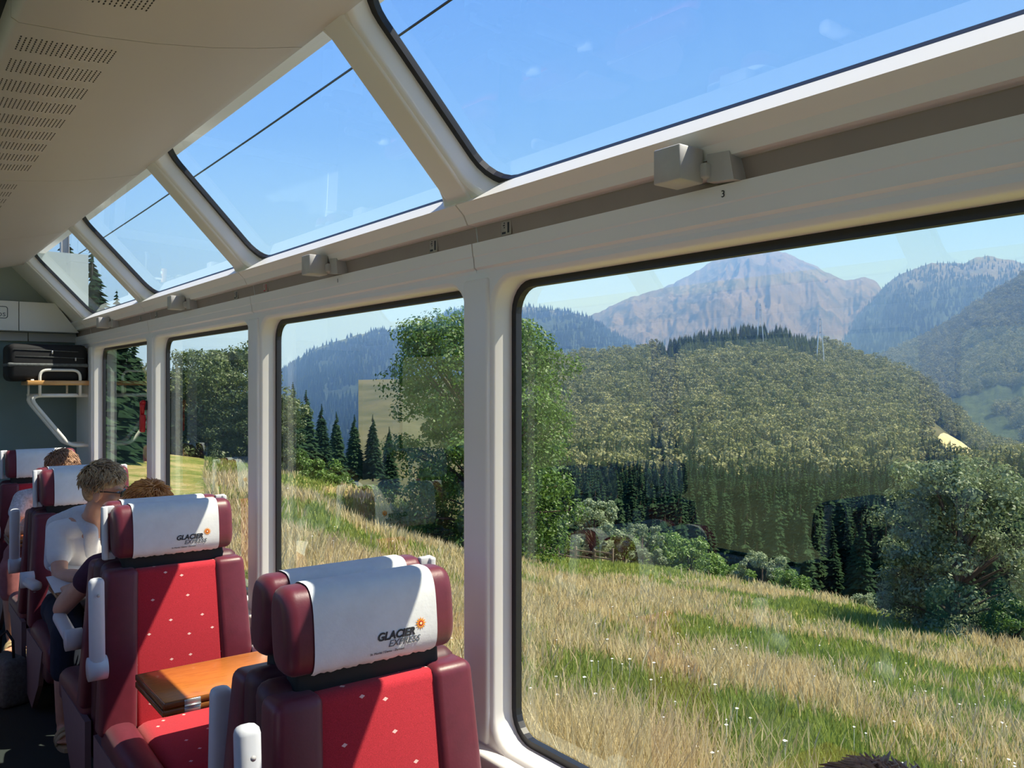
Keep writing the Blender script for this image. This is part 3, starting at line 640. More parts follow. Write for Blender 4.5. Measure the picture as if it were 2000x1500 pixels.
def person(loc, J, face, looks, hairm, top, topm, legm, hem=0.62, label='', hair_style='short', sleeves=0.55, extra=None, detail=True):
    """J: joints in world space; looks: head scale"""
    o = empty('person', loc, label=label, cat='person'); O = Vector(loc)
    W = {k: Vector(v) - O for k, v in J.items()}
    f = Vector(face).normalized(); up0 = (W['head'] - W['neck']).normalized() * 0.35 + Vector((0, 0, 1)); sdv = f.cross(up0).normalized(); upv = sdv.cross(f).normalized()
    M = Matrix((sdv, f, upv)).transposed()              # head frame: x right, y forward, z up
    H = W['head']; hp = lambda x, y, z: H + M @ Vector((x, y, z))
    b = MB()
    b.ell(hp(0, -0.012, 0.028), (0.074, 0.092, 0.088), M); b.ell(hp(0, 0.022, -0.030), (0.060, 0.066, 0.078), M); b.ell(hp(0, 0.048, -0.085), (0.030, 0.030, 0.026), M)
    b.cap(hp(0, 0.088, 0.012), hp(0, 0.104, -0.022), 0.009, 0.014, 8); b.ell(hp(0.013, 0.092, -0.026), (0.010, 0.011, 0.008), M, 8, 6); b.ell(hp(-0.013, 0.092, -0.026), (0.010, 0.011, 0.008), M, 8, 6)
    for s in (-1, 1):
        b.ell(hp(s * 0.031, 0.066, 0.024), (0.022, 0.018, 0.010), M, 8, 6); b.ell(hp(s * 0.040, 0.060, -0.022), (0.022, 0.022, 0.022), M, 8, 6)
        b.ell(hp(s * 0.080, -0.004, -0.014), (0.012, 0.021, 0.034), M, 8, 6)
    b.ell(hp(0, 0.078, -0.052), (0.024, 0.014, 0.010), M, 8, 6)
    b.cap(hp(0, -0.022, -0.06), W['neck'], 0.052, 0.055); b.cap(W['neck'], lerp(W['neck'], W['chest'], 0.3), 0.058, 0.075)
    for s in ('l', 'r'):
        b.cap(W['neck'], W[s + 'sh'], 0.050, 0.052); b.cap(W[s + 'sh'], W[s + 'el'], 0.047, 0.036); b.cap(W[s + 'el'], lerp(W[s + 'el'], W[s + 'wr'], 0.35), 0.036, 0.037); b.cap(lerp(W[s + 'el'], W[s + 'wr'], 0.35), W[s + 'wr'], 0.037, 0.023)
        hand(b, W[s + 'wr'], J.get(s + 'hd', W[s + 'wr'] - W[s + 'el']), J.get(s + 'pn', (0, 0, -1)), 1 if s == 'r' else -1, J.get(s + 'curl', 0.45))
        b.cap(W['pelvis'], W[s + 'hip'], 0.11, 0.095); b.cap(W[s + 'hip'], W[s + 'kn'], 0.082, 0.056); b.cap(W[s + 'kn'], lerp(W[s + 'kn'], W[s + 'an'], 0.35), 0.055, 0.053); b.cap(lerp(W[s + 'kn'], W[s + 'an'], 0.35), W[s + 'an'], 0.053, 0.034)
        td = W[s + 'toe'] - W[s + 'an']; b.cap(W[s + 'an'] + Vector((0, 0, -0.035)), lerp(W[s + 'an'], W[s + 'toe'], 0.75) + Vector((0, 0, -0.012)), 0.032, 0.028)
        sv = td.cross(Vector((0, 0, 1))).normalized()
        for k in range(-2, 3): b.cap(lerp(W[s + 'an'], W[s + 'toe'], 0.75) + sv * 0.015 * k + Vector((0, 0, -0.01)), W[s + 'toe'] + sv * 0.017 * k - td.normalized() * 0.006 * abs(k), 0.012, 0.009, 6)
    sw = (W['rsh'] - W['lsh']).normalized()
    ch = W['chest']; pv = W['pelvis']
    Mt = Matrix((sw, (ch - pv).normalized().cross(sw) * -1, (ch - pv).normalized())).transposed()
    b.ell(ch, (0.150, 0.100, 0.20), Mt); b.ell(lerp(ch, pv, 0.55), (0.130, 0.098, 0.17), Mt); b.ell(pv, (0.160, 0.12, 0.12), Mt)
    body = solidify(b, 'body', skin_m, o, 0.0075)
    # eyes and lips on the face
    m = MB()
    for s in (-1, 1): m.ell(hp(s * 0.031, 0.0745, 0.010), (0.013, 0.008, 0.0065), M, 8, 6)
    m.build('eyes', eye_m, body)
    m = MB()
    for s in (-1, 1): m.ell(hp(s * 0.031, 0.0800, 0.010), (0.0058, 0.0036, 0.0058), M, 8, 6)
    m.build('irises', rubber, body)
    m = MB()
    for s in (-1, 1): m.tube([hp(s * 0.016, 0.083, 0.026), hp(s * 0.032, 0.083, 0.031), hp(s * 0.050, 0.072, 0.027)], [0.003, 0.0035, 0.0015], 6)
    m.build('eyebrows', hairm, body)
    m = MB(); m.ell(hp(0, 0.089, -0.052), (0.019, 0.006, 0.006), M, 10, 6); m.build('lips', lip_m, body)
    # shirt
    t = MB(); g = 0.014
    t.ell(ch, (0.150 + g, 0.104 + g, 0.205), Mt); t.ell(lerp(ch, pv, 0.55), (0.140 + g, 0.108 + g, 0.18), Mt); t.ell(lerp(ch, pv, 0.85), (0.158 + g, 0.122 + g, 0.10), Mt)
    for s in ('l', 'r'):
        t.cap(lerp(W['neck'], W[s + 'sh'], 0.35) - Vector((0, 0, 0.012)), W[s + 'sh'], 0.056, 0.062); e = lerp(W[s + 'sh'], W[s + 'el'], sleeves); t.cap(W[s + 'sh'], e, 0.062, 0.058)
        t.cap(W[s + 'sh'], lerp(ch, pv, 0.3), 0.055, 0.09)
    solidify(t, top, topm, o, 0.009, 3)
    # trousers
    t = MB(); t.ell(pv - Vector((0, 0, 0.02)), (0.175, 0.135, 0.11), Mt)
    for s in ('l', 'r'):
        t.cap(pv, W[s + 'hip'], 0.125, 0.108); t.cap(W[s + 'hip'], W[s + 'kn'], 0.095, 0.070); t.cap(W[s + 'kn'], lerp(W[s + 'kn'], W[s + 'an'], hem), 0.070, 0.066)
    solidify(t, 'trousers', legm, o, 0.009, 3)
    # sandals
    for s in ('l', 'r'):
        a, e = W[s + 'an'], W[s + 'toe']; d = (e - a); d.z = 0; d.normalize(); sv = d.cross(Vector((0, 0, 1)))
        m = MB(); pts = []; z0 = -O.z
        for k in range(18):
            q = 2 * PI * k / 18; L_ = 0.125; wv = 0.042 * (1 + 0.12 * math.cos(q)); pts.append(a + d * (0.075 + L_ * math.cos(q)) + sv * wv * math.sin(q))
        V = [Vector((p.x, p.y, z0 + 0.001)) for p in pts] + [Vector((p.x, p.y, z0 + 0.022)) for p in pts]
        m.add(V, [tuple(range(18)), tuple(range(35, 17, -1))] + [(i, (i + 1) % 18, (i + 1) % 18 + 18, i + 18) for i in range(18)]); sh = m.build('sandal', sandal, o)
        for q, hh in ((0.12, 0.065), (0.075, 0.075)):
            m = MB(); P = []
            for k in range(9): an = PI * k / 8; c = a + d * q; P.append(Vector((c.x, c.y, z0 + 0.018)) + sv * 0.043 * math.cos(an) + Vector((0, 0, hh * 0.72 * math.sin(an))))
            for dq in (-0.012, 0.0, 0.012): m.tube([p + d * dq for p in P], 0.007, 6)
            m.build('strap', sandal, sh)
    # hair: a cap of hair with many locks
    rr = random.Random(len(label)); hb_ = MB()
    hb_.ell(hp(0, -0.020, 0.052), (0.084, 0.097, 0.082), M); hb_.ell(hp(0, -0.060, 0.0), (0.072, 0.050, 0.078 if hair_style == 'short' else 0.12), M)
    if hair_style != 'short': hb_.ell(hp(0.055, -0.02, -0.03), (0.03, 0.06, 0.085), M); hb_.ell(hp(-0.055, -0.02, -0.03), (0.03, 0.06, 0.085), M)
    ho = solidify(hb_, 'hair', hairm, o, 0.009, 3)
    m = MB()
    for k in range(1100 if detail else 500):
        a = rr.uniform(0, 2 * PI); c = rr.uniform(-0.10 if hair_style == 'short' else -0.3, 1.0); s = math.sqrt(max(0, 1 - c * c))
        n_ = Vector((s * math.cos(a), s * math.sin(a), c))
        if n_.y > 0.45 and n_.z < 0.45: continue
        p = Vector((n_.x * 0.085, -0.022 + n_.y * 0.097, 0.046 + n_.z * 0.086))
        down = Vector((0, 0, -1)); tg = (Vector((n_.x * 0.4, -0.5 * n_.y + (0.6 if n_.z > 0.5 else -0.1), -0.7)) + Vector((rr.uniform(-.5, .5), rr.uniform(-.5, .5), rr.uniform(-.2, .4)))); tg = (tg - n_ * tg.dot(n_)).normalized()
        ln = rr.uniform(0.030, 0.060); P = [H + M @ (p + tg * ln * q + n_ * (0.006 * math.sin(PI * q * 0.8) + 0.004 * q)) for q in (0, 0.35, 0.7, 1.0)]
        m.tube(P, [0.0030, 0.0036, 0.0028, 0.0006], 4)
    m.build('hair_locks', hairm, ho)
    if extra: extra(o, W, M, hp)
    return o
def shawl(o, W, M, hp):
    t = MB(); n = W['neck']
    P = [W['rsh'] + Vector((-0.02, 0.03, -0.16)), W['rsh'] + Vector((-0.01, 0.03, 0.035)), lerp(W['rsh'], n, 0.6) + Vector((0, 0.045, 0.045)), n + Vector((0.02, 0.075, 0.03)), lerp(W['lsh'], n, 0.6) + Vector((0, 0.03, 0.045))]
    for a, b in zip(P[:-1], P[1:]): t.cap(a, b, 0.045, 0.045)
    Q = [lerp(W['rsh'], n, 0.55) + Vector((0, 0.01, 0.045)), lerp(W['rsh'], n, 0.7) + Vector((0.02, -0.085, -0.03)), W['chest'] + Vector((0.0, -0.12, 0.02))]
    for a, b in zip(Q[:-1], Q[1:]): t.cap(a, b, 0.036, 0.034)
    solidify(t, 'shawl', shawl_m, o, 0.010, 4)
def sunglasses(o, W, M, hp):
    shawl(o, W, M, hp)
    m = MB()
    for s in (-1, 1): m.rbox(hp(s * 0.032, 0.098, 0.010), (0.044, 0.006, 0.030), 0.003, 2, M); m.tube([hp(s * 0.054, 0.096, 0.016), hp(s * 0.076, 0.04, 0.016), hp(s * 0.080, -0.01, 0.008)], 0.003, 6)
    m.build('sunglasses', rubber, o)
P2 = dict(head=(0.938, 4.53, 1.190), neck=(0.905, 4.66, 1.03), chest=(0.90, 4.79, 0.84), pelvis=(0.905, 4.97, 0.56),
          rsh=(0.765, 4.74, 0.975), rel=(0.745, 4.60, 0.775), rwr=(0.87, 4.40, 0.80), rhd=(0.75, -0.5, -0.25),
          lsh=(1.065, 4.70, 0.985), lel=(1.12, 4.54, 0.80), lwr=(1.05, 4.36, 0.765), lhd=(-0.5, -0.8, -0.1),
          rhip=(0.815, 4.93, 0.545), lhip=(0.995, 4.93, 0.545), rkn=(0.765, 4.545, 0.515), lkn=(0.985, 4.54, 0.515),
          ran=(0.755, 4.56, 0.085), lan=(0.985, 4.58, 0.085), rtoe=(0.745, 4.40, 0.035), ltoe=(0.985, 4.42, 0.035))
person((0.90, 4.9, 0), P2, (0.84, -0.62, -0.22), 1, hair_blond, 'shirt', shirt_w, navy, 0.42, 'woman in white short-sleeved shirt and shawl bending forward over the leaflet', extra=sunglasses)
P3 = dict(head=(0.995, 3.99, 1.135), neck=(0.965, 3.93, 0.985), chest=(0.94, 3.88, 0.78), pelvis=(0.92, 3.86, 0.555),
          lsh=(0.785, 3.94, 0.925), lel=(0.665, 4.06, 0.745), lwr=(0.735, 4.30, 0.765), lhd=(0.15, 0.95, 0.05), lpn=(0.3, 0, -1),
          rsh=(1.11, 3.94, 0.925), rel=(1.16, 4.10, 0.72), rwr=(1.07, 4.32, 0.76), rhd=(-0.2, 0.95, 0),
          rhip=(1.01, 3.92, 0.545), lhip=(0.83, 3.92, 0.545), rkn=(1.03, 4.33, 0.53), lkn=(0.86, 4.33, 0.53),
          ran=(1.08, 4.24, 0.085), lan=(0.88, 4.22, 0.085), rtoe=(1.08, 4.40, 0.035), ltoe=(0.88, 4.38, 0.035))
person((0.93, 3.9, 0), P3, (-0.15, 0.95, -0.35), 1, hair_or, 'top', purple, navy, 0.6, 'person with orange-red hair and purple sleeve behind the shadowed seat', sleeves=0.30)
d4 = ROW[4] - 6.84
P1 = dict(head=(1.065, 6.44, 1.125), neck=(1.0, 6.56, 0.99), chest=(0.97, 6.64, 0.80), pelvis=(0.93, 6.72, 0.56),
          rsh=(0.845, 6.60, 0.935), rel=(0.755, 6.46, 0.74), rwr=(0.84, 6.30, 0.765), rhd=(0.6, -0.75, 0), 
          lsh=(1.13, 6.56, 0.935), lel=(1.17, 6.42, 0.74), lwr=(1.05, 6.28, 0.765), lhd=(-0.6, -0.7, 0),
          rhip=(0.84, 6.66, 0.545), lhip=(1.02, 6.66, 0.545), rkn=(0.735, 6.27, 0.53), lkn=(1.0, 6.27, 0.53),
          ran=(0.745, 6.30, 0.085), lan=(0.82, 6.34, 0.085), rtoe=(0.725, 6.14, 0.035), ltoe=(0.80, 6.18, 0.035))
person((0.95, 6.6, 0), P1, (0.6, -0.7, -0.35), 1, hair_br, 'blouse', lace_m, rosec, 0.35, 'woman in white lace blouse and dusty rose trousers at far left', hair_style='bob', sleeves=0.42)
P5 = dict(head=(0.955, 0.545, 1.103), neck=(0.945, 0.49, 0.96), chest=(0.93, 0.45, 0.80), pelvis=(0.90, 0.42, 0.555),
          lsh=(0.765, 0.48, 0.945), lel=(0.72, 0.60, 0.72), lwr=(0.80, 0.80, 0.66), lhd=(0.3, 0.9, 0),
          rsh=(1.115, 0.48, 0.945), rel=(1.16, 0.60, 0.72), rwr=(1.06, 0.80, 0.66), rhd=(-0.3, 0.9, 0),
          rhip=(0.99, 0.48, 0.545), lhip=(0.81, 0.48, 0.545), rkn=(1.0, 0.88, 0.53), lkn=(0.82, 0.88, 0.53),
          ran=(1.0, 0.84, 0.085), lan=(0.82, 0.84, 0.085), rtoe=(1.0, 1.0, 0.035), ltoe=(0.82, 1.0, 0.035))
def topknot(o, W, M, hp):
    m = MB(); rr = random.Random(3)
    for k in range(26):
        a = rr.uniform(0, 2 * PI); q = rr.uniform(0, 0.02); b = Vector((q * math.cos(a), q * math.sin(a) - 0.01, 0.122))
        P = [b, b + Vector((rr.uniform(-.012, .012), rr.uniform(-.012, .012), 0.016)), b + Vector((rr.uniform(-.02, .02), rr.uniform(-.02, .02), 0.030))]
        m.tube([hp(*p) for p in P], [0.006, 0.005, 0.001], 5)
    m.build('hair_tuft', hair_br, o)
person((0.92, 0.45, 0), P5, (0.10, 0.99, -0.05), 1, hair_br, 'shirt', purple, navy, 0.8, 'brown-haired person whose tousled crown shows at the lower right edge', extra=topknot)

P6 = dict(head=(-0.20, 1.30, 1.16), neck=(-0.22, 1.40, 1.01), chest=(-0.23, 1.45, 0.82), pelvis=(-0.235, 1.52, 0.56),
          rsh=(-0.405, 1.43, 0.955), rel=(-0.45, 1.30, 0.74), rwr=(-0.34, 1.12, 0.70), rhd=(0.3, -0.9, -0.2),
          lsh=(-0.055, 1.43, 0.955), lel=(-0.02, 1.30, 0.74), lwr=(-0.12, 1.12, 0.70), lhd=(-0.3, -0.9, -0.2),
          rhip=(-0.325, 1.46, 0.545), lhip=(-0.145, 1.46, 0.545), rkn=(-0.33, 1.06, 0.53), lkn=(-0.14, 1.06, 0.53),
          ran=(-0.33, 1.08, 0.085), lan=(-0.14, 1.08, 0.085), rtoe=(-0.33, 0.92, 0.035), ltoe=(-0.14, 0.92, 0.035))
person((-0.23, 1.45, 0), P6, (0.5, -0.85, -0.1), 1, hair_dk, 'shirt', greenc, shirt_w, 0.8, 'person in sea-green shirt across the aisle, seen mirrored in the near window', detail=False)
# ================================================================== the landscape
def attr_mix_mat(name):
    m, t, b = nodes_of(name); return m, t, b
def leaf_mat(name, c0, c1, c2, trans=0.35, gloss=0.04):
    m = bpy.data.materials.new(name); m.use_nodes = True; t = m.node_tree; t.nodes.clear(); MATS[name] = m
    o = N(t, 'ShaderNodeOutputMaterial'); g = N(t, 'ShaderNodeNewGeometry'); ob = N(t, 'ShaderNodeObjectInfo')
    a = N(t, 'ShaderNodeMath', operation='MULTIPLY_ADD'); t.links.new(ob.outputs['Random'], a.inputs[0]); a.inputs[1].default_value = 0.5; 
    mm = N(t, 'ShaderNodeMath', operation='MULTIPLY'); t.links.new(g.outputs['Random Per Island'], mm.inputs[0]); mm.inputs[1].default_value = 0.5; t.links.new(mm.outputs[0], a.inputs[2])
    c = ramp(t, a.outputs[0], [(0.1, c0), (0.5, c1), (0.95, c2)])
    d = N(t, 'ShaderNodeBsdfDiffuse'); tr = N(t, 'ShaderNodeBsdfTranslucent'); gl = N(t, 'ShaderNodeBsdfGlossy'); gl.inputs['Roughness'].default_value = 0.55
    t.links.new(c, d.inputs[0]); t.links.new(c, tr.inputs[0])
    mx = N(t, 'ShaderNodeMixShader'); mx.inputs[0].default_value = trans; t.links.new(d.outputs[0], mx.inputs[1]); t.links.new(tr.outputs[0], mx.inputs[2])
    m2 = N(t, 'ShaderNodeMixShader'); m2.inputs[0].default_value = gloss; t.links.new(mx.outputs[0], m2.inputs[1]); t.links.new(gl.outputs[0], m2.inputs[2])
    t.links.new(m2.outputs[0], o.inputs[0]); return m
leaf_a = leaf_mat('fresh green leaves', (0.045, 0.10, 0.018), (0.12, 0.23, 0.035), (0.25, 0.37, 0.08))
leaf_b = leaf_mat('olive green leaves', (0.05, 0.085, 0.025), (0.12, 0.17, 0.05), (0.23, 0.28, 0.10))
leaf_c = leaf_mat('silver green leaves', (0.07, 0.11, 0.05), (0.20, 0.27, 0.13), (0.42, 0.50, 0.30))
needle = leaf_mat('dark spruce needles', (0.012, 0.028, 0.016), (0.024, 0.050, 0.026), (0.045, 0.080, 0.035), 0.12, 0.0)
canopy = leaf_mat('olive forest canopy', (0.10, 0.12, 0.045), (0.22, 0.23, 0.095), (0.40, 0.38, 0.19), 0.2, 0.0)
canopy_n = leaf_mat('pine forest canopy', (0.035, 0.060, 0.028), (0.075, 0.11, 0.045), (0.14, 0.17, 0.075), 0.15, 0.0)
bark = plain('grey brown bark', (0.085, 0.06, 0.042), 0.9, 0.35, 9, bmp=0.5)
def noise_ground(name, stops, scale, detail=8, rough=0.65, extra=None, bmp=0.6, bd=0.05):
    m, t, b = nodes_of(name)
    f = noise(t, scale, detail, rough); t.links.new(ramp(t, f, stops), b.inputs['Base Color']); b.inputs['Roughness'].default_value = 0.95
    b.inputs['Specular IOR Level'].default_value = 0.1
    if bmp: bump(t, b, noise(t, scale * 5, 6, 0.7), bmp, bd)
    return m
meadow_m = noise_ground('dry summer meadow', [(0.32, (0.10, 0.15, 0.03)), (0.46, (0.20, 0.23, 0.055)), (0.58, (0.40, 0.33, 0.13)), (0.75, (0.52, 0.43, 0.21))], 0.30, 9, 0.7, bmp=0.9, bd=0.2)
hill_m = noise_ground('forest floor', [(0.35, (0.05, 0.06, 0.02)), (0.65, (0.13, 0.12, 0.055))], 0.02, 6, bmp=0.5, bd=1.0)
def interp(x, xs, ys): return float(np.interp(x, xs, ys))
def vnoise(x, y, seed=0):
    """cheap smooth value noise for arrays"""
    xi = np.floor(x).astype(np.int64); yi = np.floor(y).astype(np.int64); xf = x - xi; yf = y - yi
    def h(a, b):
        n = (a * 374761393 + b * 668265263 + seed * 1442695041) & 0x7fffffff; n = ((n ^ (n >> 13)) * 1274126177) & 0x7fffffff; return ((n ^ (n >> 16)) & 0xffff) / 65535.0
    u = xf * xf * (3 - 2 * xf); v = yf * yf * (3 - 2 * yf)
    return (h(xi, yi) * (1 - u) + h(xi + 1, yi) * u) * (1 - v) + (h(xi, yi + 1) * (1 - u) + h(xi + 1, yi + 1) * u) * v
def fbm(x, y, oct=5, seed=0, gain=0.5):
    s = 0; a = 1; tot = 0
    for i in range(oct): s = s + a * vnoise(x * 2 ** i, y * 2 ** i, seed + i); tot += a; a *= gain
    return s / tot
def ridge(x, y, oct=5, seed=0, gain=0.55):
    s = 0; a = 1; tot = 0
    for i in range(oct): s = s + a * (1 - np.abs(2 * vnoise(x * 2 ** i, y * 2 ** i, seed + i) - 1)); tot += a; a *= gain
    return s / tot
# --- near meadow: profile per bearing, two crests, then the drop to the valley
TAB = [(205, 40, 902, 62, 866), (330, 38, 918, 60, 888), (480, 30, 950, 60, 909), (545, 26, 966, 60, 925), (620, 25, 985, 58, 942), (710, 25, 1040, 55, 962), (813, 27, 1072, 54, 1002),
       (908, 32, 1084, 58, 1050), (1010, 45, 1098, 66, 1079), (1130, 45, 1122, 66, 1093), (1300, 38, 1160, 58, 1113), (1450, 33, 1192, 50, 1146), (1600, 30, 1225, 44, 1166), (1800, 25, 1290, 35, 1226), (2000, 21, 1360, 28, 1274), (2400, 18, 1480, 24, 1370)]
PH = []
for px, t1, r1, t2, r2 in TAB:
    a, b, c = ray(px, 755); L = math.hypot(a, b); PH.append((math.atan2(a, b), t1 * L, at(px, r1, t1)[2], t2 * L, at(px, r2, t2)[2]))
PH = [(0.0, 46, -1.6, 75, -2.5)] + PH + [(math.radians(100), 24, -8, 34, -13), (math.radians(180), 32, -5, 70, -10)]
PHx = [p[0] for p in PH]
DIPx = [PHx[0], PH[3][0], PH[4][0], PH[6][0], PH[8][0], PH[9][0], PHx[-1]]; DIPy = [0, 0.2, 0.9, 1.6, 0.9, 0.0, 0]
def ground_z(x, y):
    x = np.asarray(x, float); y = np.asarray(y, float); ph = np.arctan2(x, y); r = np.hypot(x, y)
    r1 = np.interp(ph, PHx, [p[1] for p in PH]); z1 = np.interp(ph, PHx, [p[2] for p in PH]); r2 = np.interp(ph, PHx, [p[3] for p in PH]); z2 = np.interp(ph, PHx, [p[4] for p in PH])
    r0 = np.minimum(2.2 / np.maximum(np.sin(ph), 1e-3), r1 * 0.6); z0 = -1.15
    s = np.clip((r - r0) / (r1 - r0), 0, 1); za = z0 + (z1 - z0) * s
    q = np.clip((r - r1) / (r2 - r1), 0, 1); zb = z1 + (z2 - z1) * q - np.interp(ph, DIPx, DIPy) * np.sin(PI * q)
    zc = z2 - 0.5 * (r - r2) - 0.002 * np.maximum(0, r - r2) ** 1.3
    z = np.where(r < r1, za, np.where(r < r2, zb, zc))
    return z + (fbm(x * 0.22 + 40, y * 0.22 + 40, 4, 3) - 0.5) * 0.45 * np.clip((r - 4) / 12, 0, 1)
phs = np.concatenate([np.linspace(0.004, 0.25, 40), np.linspace(0.255, 1.25, 200), np.linspace(1.26, 3.13, 60)])
ss = np.concatenate([np.linspace(0, 1, 70), np.linspace(1.02, 2.0, 40), np.linspace(2.1, 4.0, 20)])
def grid_mesh(X, Y, Z):
    n, k = X.shape; V = np.stack([X, Y, Z], -1).reshape(-1, 3); i = np.arange(n - 1)[:, None] * k + np.arange(k - 1)[None]
    q = np.stack([i, i + 1, i + k + 1, i + k], -1).reshape(-1, 4); return V, q
R1 = np.interp(phs, PHx, [p[1] for p in PH]); R2 = np.interp(phs, PHx, [p[3] for p in PH]); R0 = np.minimum(1.62 / np.maximum(np.sin(phs), 1e-3), R1 * 0.6)
rr_ = np.where(ss[None] <= 1, R0[:, None] + (R1 - R0)[:, None] * ss[None], np.where(ss[None] <= 2, R1[:, None] + (R2 - R1)[:, None] * (ss[None] - 1), R2[:, None] + (ss[None] - 2) * 45))
X = np.sin(phs)[:, None] * rr_; Y = np.cos(phs)[:, None] * rr_; Z = ground_z(X, Y)
V, q = grid_mesh(X, Y, Z)
gr = link('ground', mesh_np('ground', V, q.ravel(), np.arange(len(q)) * 4, smooth=True), meadow_m); tag(gr, 'dry summer meadow falling away from the track', None, None, 'structure')
uphill_m = noise_ground('dull green uphill grass', [(0.35, (0.11, 0.14, 0.07)), (0.65, (0.22, 0.24, 0.13))], 0.4, 6)  # even dull green, toned down against yellow bounce into the carriage
gx, gy = np.meshgrid(np.linspace(-60, 1.62, 24), np.linspace(-90, 160, 60), indexing='ij'); gz = -1.15 + 0.22 * np.maximum(0, -2.5 - gx) + 0.0 * gy
V, q = grid_mesh(gx, gy, gz)
gl_ = link('ground', mesh_np('ground', V, q.ravel(), np.arange(len(q)) * 4, smooth=True), uphill_m); tag(gl_, 'uphill meadow on the far side of the train', None, None, 'structure')
# --- grass blades (nobody could count them)
def grass():
    pts = []
    n = 230000
    px = RNG.uniform(400, 2200, n); t = 4.2 * np.exp(RNG.uniform(0, 1, n) ** 0.80 * math.log(62 / 4.2))
    u = (px - 1000) / FPX; x = (FW[0] + u * RT[0]) * t; y = (FW[1] + u * RT[1]) * t
    keep = (x > 2.3); x, y, t, px = x[keep], y[keep], t[keep], px[keep]; n = len(x); z = ground_z(x, y)
    patch = fbm(x * 0.16 + 9, y * 0.16 + 5, 4, 11); fine = fbm(x * 0.9, y * 0.9, 3, 21)
    dry = np.clip((patch - 0.52) * 4.0 + (fine - 0.5) * 2.2 + 0.06 + 0.30 * (t > 24) * (t < 45), 0, 1)
    near_dry = np.exp(-((px - 1150) / 260) ** 2) * np.exp(-((t - 6.6) / 2.6) ** 2); dry = np.clip(dry + near_dry, 0, 1)
    isdry = RNG.uniform(0, 1, n) < dry
    h = RNG.uniform(0.16, 0.38, n) * (1 + 0.75 * isdry) * np.where(isdry, 0.9 + 0.5 * near_dry, 1.0)
    wd = (0.0030 + 0.00075 * t) * RNG.uniform(0.7, 1.3, n)
    a = RNG.uniform(0, 2 * PI, n); la = RNG.uniform(0, 2 * PI, n); lm = h * RNG.uniform(0.08, 0.45, n)
    wx, wy = np.cos(a) * wd, np.sin(a) * wd; lx, ly = np.cos(la) * lm, np.sin(la) * lm
    z = z - 0.03
    V = np.empty((n, 5, 3)); V[:, 0] = np.stack([x - wx, y - wy, z], -1); V[:, 1] = np.stack([x + wx, y + wy, z], -1)
    V[:, 2] = np.stack([x + lx * .35 + wx * .8, y + ly * .35 + wy * .8, z + h * .6], -1); V[:, 3] = np.stack([x + lx * .35 - wx * .8, y + ly * .35 - wy * .8, z + h * .6], -1); V[:, 4] = np.stack([x + lx, y + ly, z + h], -1)
    b = np.arange(n)[:, None] * 5; loops = np.concatenate([b + np.array([[0, 1, 2, 3]]), b + np.array([[3, 2, 4]])], 1).ravel()
    st = (np.arange(n)[:, None] * 7 + np.array([[0, 4]])).ravel()
    me = mesh_np('meadow_grass', V.reshape(-1, 3), loops, st, np.repeat(isdry.astype(np.int32), 2))
    return link('meadow_grass', me, [grass_g, grass_d])
grass_g = leaf_mat('green grass blades', (0.13, 0.20, 0.03), (0.26, 0.34, 0.07), (0.45, 0.50, 0.14), 0.4)
grass_d = leaf_mat('straw grass blades', (0.40, 0.31, 0.13), (0.66, 0.55, 0.29), (0.88, 0.80, 0.54), 0.4)
tag(grass(), 'tall green and straw-coloured meadow grass outside the windows', 'grass', kind='stuff')
def flowers():
    n = 200; px = RNG.uniform(560, 2000, n); t = 6 * np.exp(RNG.uniform(0, 1, n) * math.log(30 / 6)); u = (px - 1000) / FPX; x = (FW[0] + u * RT[0]) * t; y = (FW[1] + u * RT[1]) * t; z = ground_z(x, y)
    m = MB()
    for i in range(n):
        h = random.uniform(0.30, 0.48); r = random.uniform(0.012, 0.028); m.bar((x[i], y[i], z[i]), (x[i], y[i], z[i] + h), 0.004, 0.004)
        m.add([(x[i] + r * math.cos(2 * PI * k / 7), y[i] + r * math.sin(2 * PI * k / 7), z[i] + h + 0.006 * (k % 2)) for k in range(7)] + [(x[i], y[i], z[i] + h + 0.012)], [(k, (k + 1) % 7, 7) for k in range(7)])
    return m.build('meadow_flowers', plain('white umbel', (0.8, 0.8, 0.74), 0.8, 0.05), None, fix=False)
tag(flowers(), 'white umbel flowers scattered through the meadow grass', 'flowers', kind='stuff')
# --- trees
def leaf_cloud(cl, per, size, seed, up=0.25):
    """leaves around cluster centres cl=[(x,y,z,r)] -> mesh arrays of folded leaf quads"""
    g = np.random.default_rng(seed); cl = np.asarray(cl); C = np.repeat(cl, per, 0); n = len(C)
    d = g.normal(size=(n, 3)); d /= np.linalg.norm(d, axis=1, keepdims=True); rad = C[:, 3:4] * g.uniform(0.55, 1.0, (n, 1)); p = C[:, :3] + d * rad * np.array([1, 1, 0.8])
    nrm = d + g.normal(size=(n, 3)) * 0.55 + np.array([0, 0, up]); nrm /= np.linalg.norm(nrm, axis=1, keepdims=True)
    a = np.cross(nrm, g.normal(size=(n, 3))); a /= np.linalg.norm(a, axis=1, keepdims=True) + 1e-9; b = np.cross(nrm, a); s = size * g.uniform(0.6, 1.3, (n, 1))
    V = np.empty((n, 4, 3)); V[:, 0] = p - a * s; V[:, 1] = p + b * s * 0.55 + nrm * s * 0.15; V[:, 2] = p + a * s; V[:, 3] = p - b * s * 0.55 + nrm * s * 0.15
    lo = np.arange(n * 4); return V.reshape(-1, 3), lo, np.arange(n) * 4
